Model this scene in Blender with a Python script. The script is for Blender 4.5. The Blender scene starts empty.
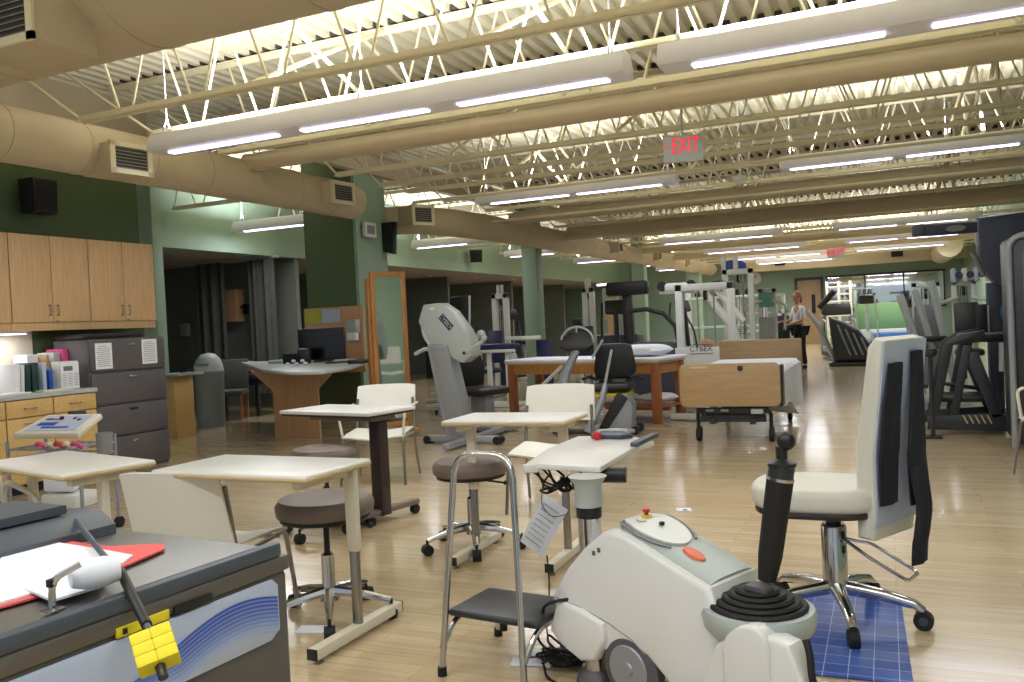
import bpy, bmesh, math, random
from mathutils import Vector, Matrix
import numpy as np
random.seed(7)
PI = math.pi
SC = bpy.context.scene
COL = SC.collection

# ---------------------------------------------------------------- camera
IW, IH = 1024, 682
CAM_H = 1.32
def _camera_basis():
    # vanishing points of the room's width and depth lines, measured on the photograph
    cx, cy = IW/2, IH/2
    vpx = (-1420., 418.)
    vpy = (885., 418 - 0.0485*(885+1420))
    f = math.sqrt(-((vpx[0]-cx)*(vpy[0]-cx) + (vpx[1]-cy)*(vpy[1]-cy)))
    d = lambda p: Vector((p[0]-cx, -(p[1]-cy), -f)).normalized()
    Y = d(vpy); X = -d(vpx); Z = X.cross(Y).normalized(); X = Y.cross(Z)
    return f, Matrix((X, Y, Z))          # rows: world axes in camera space = camera->world
FPX, RW = _camera_basis()
cam_data = bpy.data.cameras.new('camera')
cam_data.sensor_fit = 'HORIZONTAL'; cam_data.sensor_width = 36
cam_data.lens = FPX/IW*36
cam_data.clip_start = 0.05; cam_data.clip_end = 200
cam = bpy.data.objects.new('camera', cam_data); COL.objects.link(cam)
m4 = RW.to_4x4(); m4.translation = (0, 0, CAM_H)
cam.matrix_world = m4
SC.camera = cam
def ray(px, py): return RW @ Vector((px-IW/2, -(py-IH/2), -FPX))
def atz(px, py, z):
    r = ray(px, py); t = (z-CAM_H)/r.z; return Vector((0, 0, CAM_H)) + r*t
def aty(px, py, Y):
    r = ray(px, py); t = Y/r.y; return Vector((0, 0, CAM_H)) + r*t
def atx(px, py, X):
    r = ray(px, py); t = X/r.x; return Vector((0, 0, CAM_H)) + r*t

# ---------------------------------------------------------------- view, world
SC.view_settings.view_transform = 'Standard'
SC.view_settings.look = 'None'
SC.view_settings.gamma = 1
SC.view_settings.use_curve_mapping = False
SC.view_settings.exposure = -0.12
W = bpy.data.worlds.new('world'); SC.world = W; W.use_nodes = True
W.node_tree.nodes['Background'].inputs[0].default_value = (0.84, 0.91, 1.0, 1)
W.node_tree.nodes['Background'].inputs[1].default_value = 0.6      # added soft fill light through the open end behind the viewer
SC.cycles.max_bounces = 6; SC.cycles.diffuse_bounces = 3; SC.cycles.glossy_bounces = 3
SC.cycles.use_denoising = True
SC.cycles.sample_clamp_indirect = 4
DOWN_W, UP_W, TUBE_E = 17.0, 38.0, 6.0                                # per four-foot tube

# ---------------------------------------------------------------- materials
def s2l(c):
    return tuple(((v/255)/12.92 if v/255 <= .04045 else ((v/255+.055)/1.055)**2.4) for v in c)
MATS = {}
def mat(name, rgb, rough=.5, metal=0, var=.06, scale=12, bump=0, emit=0, spec=.5, alpha=1, coat=0):
    if name in MATS: return MATS[name]
    m = bpy.data.materials.new(name); m.use_nodes = True; MATS[name] = m
    nt = m.node_tree; b = nt.nodes['Principled BSDF']
    c = s2l(rgb)
    b.inputs['Roughness'].default_value = rough; b.inputs['Metallic'].default_value = metal
    b.inputs['Specular IOR Level'].default_value = spec
    if coat: b.inputs['Coat Weight'].default_value = coat
    if emit:
        b.inputs['Base Color'].default_value = (*c, 1)
        b.inputs['Emission Color'].default_value = (*c, 1); b.inputs['Emission Strength'].default_value = emit
        return m
    tc = nt.nodes.new('ShaderNodeTexCoord'); n = nt.nodes.new('ShaderNodeTexNoise')
    n.inputs['Scale'].default_value = scale; n.inputs['Detail'].default_value = 3
    nt.links.new(tc.outputs['Object'], n.inputs['Vector'])
    r = nt.nodes.new('ShaderNodeMix'); r.data_type = 'RGBA'
    r.inputs[6].default_value = (*[max(0, v*(1-var)) for v in c], 1)
    r.inputs[7].default_value = (*[min(1, v*(1+var)) for v in c], 1)
    nt.links.new(n.outputs[0], r.inputs[0]); nt.links.new(r.outputs[2], b.inputs['Base Color'])
    if bump:
        bp = nt.nodes.new('ShaderNodeBump'); bp.inputs['Strength'].default_value = bump
        n2 = nt.nodes.new('ShaderNodeTexNoise'); n2.inputs['Scale'].default_value = scale*12
        nt.links.new(tc.outputs['Object'], n2.inputs['Vector'])
        nt.links.new(n2.outputs[0], bp.inputs['Height']); nt.links.new(bp.outputs[0], b.inputs['Normal'])
    return m
def wood(name, dark, light, rough=.4, axis=0, scale=3):
    if name in MATS: return MATS[name]
    m = bpy.data.materials.new(name); m.use_nodes = True; MATS[name] = m
    nt = m.node_tree; b = nt.nodes['Principled BSDF']; b.inputs['Roughness'].default_value = rough
    tc = nt.nodes.new('ShaderNodeTexCoord'); mp = nt.nodes.new('ShaderNodeMapping')
    sc = [14, 14, 14]; sc[axis] = 1.2
    mp.inputs['Scale'].default_value = sc
    n = nt.nodes.new('ShaderNodeTexNoise'); n.inputs['Scale'].default_value = scale; n.inputs['Detail'].default_value = 5
    n.inputs['Distortion'].default_value = .6
    cr = nt.nodes.new('ShaderNodeValToRGB')
    cr.color_ramp.elements[0].position = .3; cr.color_ramp.elements[0].color = (*s2l(dark), 1)
    cr.color_ramp.elements[1].position = .7; cr.color_ramp.elements[1].color = (*s2l(light), 1)
    L = nt.links.new
    L(tc.outputs['Object'], mp.inputs[0]); L(mp.outputs[0], n.inputs[0]); L(n.outputs[0], cr.inputs[0]); L(cr.outputs[0], b.inputs['Base Color'])
    return m
def floor_mat():
    m = bpy.data.materials.new('maple strip floor'); m.use_nodes = True
    nt = m.node_tree; b = nt.nodes['Principled BSDF']; L = nt.links.new
    tc = nt.nodes.new('ShaderNodeTexCoord')
    br = nt.nodes.new('ShaderNodeTexBrick'); br.inputs['Scale'].default_value = 1
    br.inputs['Brick Width'].default_value = .85; br.inputs['Row Height'].default_value = .068
    br.inputs['Mortar Size'].default_value = .0012; br.inputs['Mortar Smooth'].default_value = .3
    br.inputs['Color1'].default_value = (*s2l((208, 188, 154)), 1)
    br.inputs['Color2'].default_value = (*s2l((196, 172, 136)), 1)
    br.inputs['Mortar'].default_value = (*s2l((156, 128, 94)), 1)
    br.offset = .37; br.offset_frequency = 3
    L(tc.outputs['Object'], br.inputs[0])
    mp = nt.nodes.new('ShaderNodeMapping'); mp.inputs['Scale'].default_value = (1.5, 22, 1)
    n = nt.nodes.new('ShaderNodeTexNoise'); n.inputs['Scale'].default_value = 2; n.inputs['Detail'].default_value = 6
    L(tc.outputs['Object'], mp.inputs[0]); L(mp.outputs[0], n.inputs[0])
    mr = nt.nodes.new('ShaderNodeMapRange'); mr.inputs[1].default_value = .25; mr.inputs[2].default_value = .75
    mr.inputs[3].default_value = .82; mr.inputs[4].default_value = 1.12; L(n.outputs[0], mr.inputs[0])
    mx = nt.nodes.new('ShaderNodeMix'); mx.data_type = 'RGBA'; mx.blend_type = 'MULTIPLY'; mx.inputs[0].default_value = 1
    L(br.outputs[0], mx.inputs[6]); L(mr.outputs[0], mx.inputs[7]); L(mx.outputs[2], b.inputs['Base Color'])
    b.inputs['Roughness'].default_value = .22; b.inputs['Specular IOR Level'].default_value = .6
    b.inputs['Coat Weight'].default_value = .5; b.inputs['Coat Roughness'].default_value = .12
    return m
M = dict(
 cream=mat('cream paint', (226, 216, 184), .6, var=.04, scale=3),
 duct=mat('cream duct paint', (196, 180, 152), .55, var=.05, scale=2),
 deck=mat('cream roof deck', (232, 224, 196), .6, var=.04, scale=2),
 green=mat('sage green wall', (144, 166, 146), .6, var=.04, scale=2),
 dgreen=mat('shaded green pier', (84, 102, 68), .6, var=.05, scale=2),  # darker copy of the wall green, shade of the pier front in the colour
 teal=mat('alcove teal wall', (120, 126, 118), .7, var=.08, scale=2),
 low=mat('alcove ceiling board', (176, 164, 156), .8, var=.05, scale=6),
 maple=wood('maple cabinet', (206, 168, 122), (222, 186, 140), .42, 2),
 mapleh=wood('maple laminate', (196, 160, 100), (214, 178, 118), .42, 0),
 pine=wood('honey oak frame', (168, 112, 58), (192, 138, 80), .4, 2),
 redwood=wood('cherry wood leg', (146, 86, 52), (168, 106, 68), .35, 2),
 oak=wood('oak laminate board', (158, 128, 88), (174, 144, 104), .4, 0),
 desk=wood('birch desk panel', (196, 150, 112), (210, 164, 124), .45, 2),
 white=mat('white enamel', (226, 226, 222), .35, var=.02),
 offw=mat('ivory powder coat', (222, 216, 196), .4, var=.03),
 ivory=mat('ivory vinyl', (222, 220, 208), .45, var=.03, scale=5),
 lam=mat('white laminate', (232, 230, 226), .3, var=.02),
 edge=mat('tan edging', (205, 182, 138), .5),
 chrome=mat('chrome', (200, 200, 204), .14, 1, var=.02),
 steel=mat('brushed steel', (150, 148, 146), .3, 1, var=.05, scale=30),
 sstop=mat('stainless lid', (150, 150, 148), .38, .85, var=.04, scale=6),
 ssdark=mat('stainless side', (112, 106, 102), .45, .6, var=.05, scale=6),
 rim=mat('slate rubber rim', (78, 84, 94), .45, .2),
 alu=mat('grey aluminium', (150, 154, 162), .4, .3),
 black=mat('black plastic', (22, 22, 26), .45),
 rubber=mat('black rubber', (16, 16, 18), .7),
 bmetal=mat('black powder steel', (38, 42, 48), .4),
 dgrey=mat('graphite cabinet', (86, 82, 86), .5, var=.04),
 taupe=mat('taupe vinyl', (112, 100, 92), .45, bump=.05),
 brown=mat('dark brown laminate', (46, 34, 34), .45),
 grey=mat('mid grey plastic', (132, 134, 136), .5),
 lgrey=mat('light grey plastic', (176, 182, 180), .42),
 robot=mat('white gloss shell', (232, 232, 230), .3, var=.015, coat=.2),
 robotg=mat('grey green shell', (172, 180, 178), .38, var=.02),
 navy=mat('navy cloth', (24, 26, 42), .85),
 blue=mat('royal blue vinyl', (34, 38, 78), .45),
 nblue=mat('navy blue machine paint', (56, 62, 84), .45),
 cabblue=mat('bright blue plastic', (40, 84, 170), .5),
 red=mat('red plastic', (190, 28, 40), .4),
 orange=mat('orange pad', (224, 110, 76), .5),
 yellow=mat('yellow foam', (232, 214, 40), .7, bump=.1),
 paper=mat('white paper', (238, 238, 242), .8, var=.01),
 sheet=mat('white linen', (236, 238, 246), .8, var=.02, bump=.1),
 coral=mat('coral folder', (222, 96, 92), .6),
 ink=mat('grey print', (110, 116, 130), .8),
 yposter=mat('yellow poster', (190, 186, 80), .7),
 mirror=mat('mirror glass', (225, 232, 228), .03, 1, var=0),
 screen=mat('dark screen', (10, 11, 14), .18),
 gcab=mat('grey bin', (122, 132, 136), .5, var=.05),
 curtain=mat('grey curtain', (84, 84, 80), .9, var=.15, scale=5),
 skin=mat('skin', (205, 150, 125), .55),
 hair=mat('light brown hair', (150, 118, 92), .8, var=.3, scale=60),
 gmat=mat('green mat', (118, 152, 100), .7),
 bluem=mat('light blue mat', (66, 110, 176), .6),
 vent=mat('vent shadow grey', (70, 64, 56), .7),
 exitr=mat('exit red', (240, 30, 60), .4, emit=.9),
 tube=mat('fluorescent tube', (228, 216, 255), .4, emit=TUBE_E),
 fixt=mat('white fixture housing', (232, 230, 236), .4, var=.02),
 wavepan=mat('pale blue panel', (186, 196, 220), .4, var=.02),
 pink=mat('pink label', (200, 70, 130), .6),
 dteal=mat('dark green binder', (20, 54, 54), .5),
 tan=mat('tan cushion', (186, 136, 96), .6),
)
def wave_mat():
    m = bpy.data.materials.new('wave stripe print'); m.use_nodes = True
    nt = m.node_tree; b = nt.nodes['Principled BSDF']; L = nt.links.new
    b.inputs['Roughness'].default_value = .4
    tc = nt.nodes.new('ShaderNodeTexCoord'); sx = nt.nodes.new('ShaderNodeSeparateXYZ'); L(tc.outputs['UV'], sx.inputs[0])
    mm = nt.nodes.new('ShaderNodeMath'); mm.operation = 'MULTIPLY'; mm.inputs[1].default_value = 9; L(sx.outputs[1], mm.inputs[0])
    fr = nt.nodes.new('ShaderNodeMath'); fr.operation = 'FRACT'; L(mm.outputs[0], fr.inputs[0])
    cr = nt.nodes.new('ShaderNodeValToRGB'); cr.color_ramp.elements[0].color = (*s2l((44, 72, 168)), 1); cr.color_ramp.elements[0].position = .35
    cr.color_ramp.elements[1].color = (*s2l((120, 142, 204)), 1); cr.color_ramp.elements[1].position = .8
    L(fr.outputs[0], cr.inputs[0])
    mx = nt.nodes.new('ShaderNodeMix'); mx.data_type = 'RGBA'; mx.inputs[7].default_value = (*s2l((168, 184, 216)), 1)
    pw = nt.nodes.new('ShaderNodeMath'); pw.operation = 'POWER'; pw.inputs[1].default_value = 2.2; L(sx.outputs[1], pw.inputs[0]); L(pw.outputs[0], mx.inputs[0]); L(cr.outputs[0], mx.inputs[6]); L(mx.outputs[2], b.inputs['Base Color'])
    return m
M['wave'] = wave_mat()
def grid_mat():
    m = bpy.data.materials.new('blue grid mat'); m.use_nodes = True
    nt = m.node_tree; b = nt.nodes['Principled BSDF']; L = nt.links.new; b.inputs['Roughness'].default_value = .3
    tc = nt.nodes.new('ShaderNodeTexCoord'); br = nt.nodes.new('ShaderNodeTexBrick')
    br.offset = 0; br.inputs['Scale'].default_value = 1
    br.inputs['Brick Width'].default_value = .085; br.inputs['Row Height'].default_value = .085; br.inputs['Mortar Size'].default_value = .0016
    br.inputs['Color1'].default_value = (*s2l((44, 74, 156)), 1); br.inputs['Color2'].default_value = (*s2l((66, 98, 176)), 1)
    br.inputs['Mortar'].default_value = (*s2l((170, 190, 225)), 1)
    L(tc.outputs['Object'], br.inputs[0]); L(br.outputs[0], b.inputs['Base Color'])
    return m
M['grid'] = grid_mat()
M['floor'] = floor_mat()

# ---------------------------------------------------------------- mesh builder
class MB:
    def __init__(s): s.bm = bmesh.new()
    def _add(s, t, mx=None):
        if mx is not None: bmesh.ops.transform(t, matrix=mx, verts=t.verts)
        me = bpy.data.meshes.new('tmp'); t.to_mesh(me); t.free(); s.bm.from_mesh(me); bpy.data.meshes.remove(me); return s
    def box(s, c, d, bev=0, rz=0, rx=0, ry=0, seg=2):
        t = bmesh.new(); bmesh.ops.create_cube(t, size=1, matrix=Matrix.Diagonal((*d, 1)))
        if bev: bmesh.ops.bevel(t, geom=t.edges[:]+t.verts[:], offset=min(bev, min(d)*.48), segments=seg, affect='EDGES', profile=.5)
        mx = Matrix.Translation(c) @ Matrix.Rotation(rz, 4, 'Z') @ Matrix.Rotation(ry, 4, 'Y') @ Matrix.Rotation(rx, 4, 'X')
        return s._add(t, mx)
    def tube(s, pts, r, n=8, closed=False, cap=True, rend=None):
        pts = [Vector(p) for p in pts]; k = len(pts); t = bmesh.new(); rings = []
        tan = []
        for i in range(k):
            if closed: a, b = pts[i-1], pts[(i+1) % k]
            else: a, b = pts[max(i-1, 0)], pts[min(i+1, k-1)]
            tan.append((b-a).normalized())
        up = Vector((0, 0, 1)) if abs(tan[0].z) < .9 else Vector((1, 0, 0))
        u = tan[0].cross(up).normalized()
        for i in range(k):
            u = (u - tan[i]*u.dot(tan[i])).normalized(); v = tan[i].cross(u)
            rr = r if rend is None else r + (rend-r)*i/(k-1)
            if isinstance(rr, (list, tuple)): rr = rr[i]
            rings.append([t.verts.new(pts[i] + (u*math.cos(2*PI*j/n) + v*math.sin(2*PI*j/n))*rr) for j in range(n)])
        for i in range(k if closed else k-1):
            A, B = rings[i], rings[(i+1) % k]
            for j in range(n): t.faces.new((A[j], A[(j+1) % n], B[(j+1) % n], B[j]))
        if cap and not closed: t.faces.new(rings[0][::-1]); t.faces.new(rings[-1])
        bmesh.ops.recalc_face_normals(t, faces=t.faces); return s._add(t)
    def cyl(s, a, b, r, r1=None, n=16): return s.tube([a, b], r, n, rend=r1)
    def lathe(s, prof, c=(0, 0, 0), n=28, axis='Z'):
        t = bmesh.new(); rings = []
        for (r, z) in prof:
            if r < 1e-5: rings.append([t.verts.new((0, 0, z))])
            else: rings.append([t.verts.new((r*math.cos(2*PI*j/n), r*math.sin(2*PI*j/n), z)) for j in range(n)])
        for A, B in zip(rings, rings[1:]):
            if len(A) == 1 and len(B) == 1: continue
            if len(A) == 1:
                for j in range(n): t.faces.new((A[0], B[j], B[(j+1) % n]))
            elif len(B) == 1:
                for j in range(n): t.faces.new((A[j], A[(j+1) % n], B[0]))
            else:
                for j in range(n): t.faces.new((A[j], A[(j+1) % n], B[(j+1) % n], B[j]))
        bmesh.ops.recalc_face_normals(t, faces=t.faces)
        mx = Matrix.Translation(c)
        if axis == 'Y': mx = mx @ Matrix.Rotation(-PI/2, 4, 'X')
        if axis == 'X': mx = mx @ Matrix.Rotation(PI/2, 4, 'Y')
        return s._add(t, mx)
    def prism(s, poly, a, b, axis='z', bev=0, seg=2):
        """poly in the two other axes (xy | xz for y | yz for x), extruded from a to b"""
        f = {'z': lambda p, h: (p[0], p[1], h), 'y': lambda p, h: (p[0], h, p[1]), 'x': lambda p, h: (h, p[0], p[1])}[axis]
        t = bmesh.new()
        A = [t.verts.new(f(p, a)) for p in poly]; B = [t.verts.new(f(p, b)) for p in poly]; n = len(poly)
        fa = t.faces.new(A); fb = t.faces.new(B[::-1])
        for j in range(n): t.faces.new((A[(j+1) % n], A[j], B[j], B[(j+1) % n]))
        bmesh.ops.recalc_face_normals(t, faces=t.faces)
        if bev:
            ed = set(fa.edges) | set(fb.edges)
            bmesh.ops.bevel(t, geom=list(ed), offset=bev, segments=seg, affect='EDGES', profile=.5, clamp_overlap=True)
        return s._add(t)
    def sph(s, c, r, sc=(1, 1, 1), n=16, rot=None):
        t = bmesh.new(); bmesh.ops.create_uvsphere(t, u_segments=n, v_segments=max(6, n//2), radius=r)
        mx = Matrix.Translation(c)
        if rot is not None: mx = mx @ rot
        return s._add(t, mx @ Matrix.Diagonal((*sc, 1)))
    def grid(s, fn, nu, nv, thick=0):
        t = bmesh.new(); g = [[t.verts.new(fn(i/nu, j/nv)) for j in range(nv+1)] for i in range(nu+1)]
        for i in range(nu):
            for j in range(nv): t.faces.new((g[i][j], g[i+1][j], g[i+1][j+1], g[i][j+1]))
        if thick:
            bmesh.ops.recalc_face_normals(t, faces=t.faces)
            bmesh.ops.solidify(t, geom=t.faces[:], thickness=thick)
            bmesh.ops.recalc_face_normals(t, faces=t.faces)
        return s._add(t)
    def xf(s, mx): bmesh.ops.transform(s.bm, matrix=mx, verts=s.bm.verts); return s
    def build(s, name, m, parent=None, sharp=38, label=None, kind=None, loc=None):
        for e in s.bm.edges:
            if len(e.link_faces) == 2: e.smooth = e.calc_face_angle(0) < math.radians(sharp)
        for f in s.bm.faces: f.smooth = True
        me = bpy.data.meshes.new(name); s.bm.to_mesh(me); s.bm.free()
        me.materials.append(M[m] if isinstance(m, str) else m)
        o = bpy.data.objects.new(name, me); COL.objects.link(o)
        if parent is not None: o.parent = parent
        if label: o['label'] = label
        if kind: o['kind'] = kind
        if loc is not None: o.location = loc
        return o
def struct(name, m, mb, label=None): return mb.build(name, m, kind='structure', label=label)
def tag(o, label, cat, group=None):
    o['label'] = label; o['category'] = cat
    if group: o['group'] = group
    return o
def thing(name, label, cat, loc=(0, 0, 0), rz=0, group=None):
    o = bpy.data.objects.new(name, None); COL.objects.link(o); o.empty_display_size = .1
    o.location = loc; o.rotation_euler = (0, 0, rz)
    return tag(o, label, cat, group)
KIDS = {}
def copy_tree(o, parent=None):
    c = o.copy(); COL.objects.link(c)
    if parent is not None: c.parent = parent
    for ch in [x for x in list(COL.objects) if x.parent == o]: copy_tree(ch, c)
    return c
def dup(o, loc, rz, label, group=None):
    c = copy_tree(o); c.location = loc; c.rotation_euler = (0, 0, rz); c['label'] = label
    if group: c['group'] = group
    return c
def text(s, size, m, parent, loc, rot, name='lettering', ext=.001, w=1.0):
    cu = bpy.data.curves.new(name, 'FONT'); cu.body = s; cu.size = size; cu.extrude = ext; cu.align_x = 'CENTER'; cu.align_y = 'CENTER'
    o = bpy.data.objects.new(name, cu); COL.objects.link(o)
    bpy.context.view_layer.update()
    me = bpy.data.meshes.new_from_object(o.evaluated_get(bpy.context.evaluated_depsgraph_get()))
    bpy.data.objects.remove(o); me.materials.clear(); me.materials.append(M[m])
    q = bpy.data.objects.new(name, me); COL.objects.link(q); q.parent = parent
    q.location = loc; q.rotation_euler = rot; q.scale = (w, 1, 1)
    return q
def arc(c, r, a0, a1, n, plane='xz'):
    out = []
    for i in range(n+1):
        a = a0 + (a1-a0)*i/n; p = [c[0], c[1], c[2]]
        i0, i1 = {'xz': (0, 2), 'xy': (0, 1), 'yz': (1, 2)}[plane]
        p[i0] += r*math.cos(a); p[i1] += r*math.sin(a); out.append(tuple(p))
    return out
def fillet(pts, r, n=5):
    """round the inner corners of a polyline"""
    pts = [Vector(p) for p in pts]; out = [pts[0]]
    for a, b, c in zip(pts, pts[1:], pts[2:]):
        u = (a-b); v = (c-b); d = min(r, u.length*.45, v.length*.45)
        p0 = b+u.normalized()*d; p1 = b+v.normalized()*d
        for i in range(n+1):
            t = i/n; out.append(p0*(1-t)**2 + b*2*t*(1-t) + p1*t*t)
    out.append(pts[-1]); return out

# ================================================================ THE ROOM
RX, LX, AX, BX = 2.75, -7.95, -10.0, -13.7      # right wall, cabinet wall, soffit line, alcove back wall
Y0, Y1, YF = -2.2, 7.6, 36.0                     # start, end of cabinet wall, far wall
ZD = 4.12                                        # roof deck
struct('floor', 'floor', MB().box(((RX+BX)/2, (Y0+YF)/2, -.05), (RX-BX+.4, YF-Y0+.4, .1)))
def deck_mb():
    b = MB(); t = bmesh.new(); x = -13.9; prof = []
    while x < RX+.2:
        prof += [(x, ZD), (x+.07, ZD), (x+.085, ZD+.05), (x+.145, ZD+.05)]; x += .16
    A = [t.verts.new((p[0], Y0, p[1])) for p in prof]; B = [t.verts.new((p[0], YF+.1, p[1])) for p in prof]
    for i in range(len(prof)-1): t.faces.new((A[i], A[i+1], B[i+1], B[i]))
    return b._add(t)
struct('ceiling', 'deck', deck_mb(), 'cream corrugated metal roof deck')
struct('wall_right', 'green', MB().box((RX+.1, (Y0+YF)/2, 2.1), (.2, YF-Y0, 4.2)))
struct('wall_far', 'green', MB().box(((RX+BX)/2, YF+.1, 2.1), (RX-BX+.4, .2, 4.2)))
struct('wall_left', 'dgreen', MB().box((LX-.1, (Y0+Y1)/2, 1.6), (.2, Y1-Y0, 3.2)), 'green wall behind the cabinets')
struct('wall_left_upper', 'duct', MB().box((LX-.1, (Y0+Y1)/2, 3.67), (.22, Y1-Y0, .94)), 'cream bulkhead above the wall cabinets')
struct('wall_left_return', 'green', MB().box(((LX+AX)/2-.1, Y1-.1, 2.1), (LX-AX+.2, .2, 4.2)))
struct('wall_soffit', 'green', MB().box((AX-.1, (9.2+YF)/2, 3.45), (.2, YF-9.2, 1.4)), 'green soffit face over the dark alcoves')
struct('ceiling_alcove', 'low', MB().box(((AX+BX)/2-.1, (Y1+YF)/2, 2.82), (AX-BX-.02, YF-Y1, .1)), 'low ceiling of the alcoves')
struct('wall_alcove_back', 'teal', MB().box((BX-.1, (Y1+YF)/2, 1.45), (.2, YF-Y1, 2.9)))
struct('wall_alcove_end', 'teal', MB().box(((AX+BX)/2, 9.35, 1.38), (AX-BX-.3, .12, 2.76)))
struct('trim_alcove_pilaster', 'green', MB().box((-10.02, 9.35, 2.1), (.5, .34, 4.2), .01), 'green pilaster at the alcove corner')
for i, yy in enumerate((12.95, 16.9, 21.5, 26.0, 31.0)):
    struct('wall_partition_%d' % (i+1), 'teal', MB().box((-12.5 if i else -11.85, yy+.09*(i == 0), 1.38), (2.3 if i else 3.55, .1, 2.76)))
def tiles(y0, y1): pass
# columns
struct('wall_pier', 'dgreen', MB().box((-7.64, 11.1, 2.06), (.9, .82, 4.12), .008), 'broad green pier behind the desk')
struct('trim_pier_lit_face', 'green', MB().box((-7.165, 11.1, 2.06), (.05, .83, 4.12)), 'side face of the pier, coloured lighter as its lit side')  # same paint as the pier front, lit side put into a lighter colour
for i, (x, y, w) in enumerate(((-6.9, 16.95, .34), (-6.5, 24.2, .36), (-6.3, 31.0, .45))):
    struct('wall_column_%d' % (i+1), 'green', MB().box((x, y, 2.06), (w, w, 4.12), .01), 'square green column')
# girder over the columns
struct('trim_girder', 'duct', MB().box((-7.1, 22, 3.72), (.14, 28, .04)).box((-7.1, 22, 4.02), (.14, 28, .04)).box((-7.1, 22, 3.87), (.02, 28, .28)), 'steel girder over the columns')
struct('wall_far_bulkhead', 'duct', MB().box(((RX-4.6)/2, 34.2, 3.5), (RX+4.6+2.5, .4, 1.2)), 'cream bulkhead before the far wall')
# far wall door, mirror
struct('door_1', 'oak', MB().box((-2.75, YF-.04, 1.25), (.85, .06, 2.5)), 'oak door in the far wall')
struct('trim_door_frame', 'brown', MB().box((-3.24, YF-.05, 1.28), (.1, .1, 2.58)).box((-2.26, YF-.05, 1.28), (.1, .1, 2.58)).box((-2.75, YF-.05, 2.56), (1.08, .1, .1)))
struct('trim_door_glass', 'screen', MB().box((-2.6, YF-.075, 1.55), (.14, .02, .75)))

# ================================================================ CEILING THINGS
ORD = ['first', 'second', 'third', 'fourth', 'fifth', 'sixth', 'seventh', 'eighth', 'ninth', 'tenth', 'eleventh', 'twelfth',
       'thirteenth', 'fourteenth', 'fifteenth', 'sixteenth', 'seventeenth', 'eighteenth', 'nineteenth', 'twentieth']
def joist(y, x0, x1, zb, label, lap=1.5):
    t = thing('roof_joist', label, 'joist', (x0, y, zb), 0, 'open-web steel joists under the roof deck')
    L = x1-x0; h = ZD-.005-zb
    for nm, z, a in (('top_chord', h-.03, -lap), ('bottom_chord', .02, 0)):
        b = MB()
        for s in (-1, 1):
            b.box(((a+L)/2, s*.032, z), (L-a, .04, .012))
            b.box(((a+L)/2, s*.014, z+(.022 if nm == 'bottom_chord' else -.022)), (L-a, .006, .05))
        b.build(nm, 'cream', t)
    b = MB(); x = .15; P = .76
    while x+P < L:
        b.cyl((x, 0, h-.04), (x+.31, 0, .035), .011, n=6); b.cyl((x+.44, 0, .035), (x+.72, 0, h-.04), .011, n=6); x += P
    b.cyl((-lap+.25, 0, h-.04), (.02, 0, .03), .014, n=6)
    b.build('web', 'cream', t)
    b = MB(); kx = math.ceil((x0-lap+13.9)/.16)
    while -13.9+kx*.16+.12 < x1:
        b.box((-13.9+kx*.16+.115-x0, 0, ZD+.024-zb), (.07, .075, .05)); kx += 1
    b.build('rib_shade', 'vent', t, kind='stuff')  # dark blocks stand in for the shade in the deck flutes above the chord
    return t
JY = [5.15, 5.93, 6.8, 8.55, 9.5, 10.2, 11.25, 12.7]+[14.3+1.6*k for k in range(12)]
JY = [y for y in JY if y < 33.5]
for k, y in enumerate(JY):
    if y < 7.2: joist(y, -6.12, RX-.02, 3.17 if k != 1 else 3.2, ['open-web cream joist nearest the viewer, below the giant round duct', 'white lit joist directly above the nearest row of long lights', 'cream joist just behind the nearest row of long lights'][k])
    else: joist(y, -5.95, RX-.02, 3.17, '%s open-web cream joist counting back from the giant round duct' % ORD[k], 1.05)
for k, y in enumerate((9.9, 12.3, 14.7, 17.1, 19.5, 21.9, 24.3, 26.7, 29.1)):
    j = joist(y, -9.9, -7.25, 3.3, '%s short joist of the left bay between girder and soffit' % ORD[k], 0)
# cross bracing between joists (bridging)
def bridging(x, y0, y1, n, lab):
    t = thing('joist_bridging', lab, 'brace', (x, y0, 0), 0, 'diagonal bridging between the joists')
    b = MB()
    for i in range(n):
        ya, yb = 1.6*i, 1.6*(i+1)
        b.cyl((0, ya, 3.22), (.25, yb, 4.06), .02, n=5).cyl((0, ya, 4.06), (.25, yb, 3.22), .02, n=5)
    b.build('bridging_rods', 'cream', t)
for x, lab in ((-4.35, 'diagonal cream bridging crossing the joists above the left tables'), (-2.4, 'diagonal cream bridging crossing the joists near the exit sign'), (.9, 'diagonal cream bridging crossing the joists towards the right wall')):
    bridging(x, 5.15, 0, 16, lab)
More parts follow.
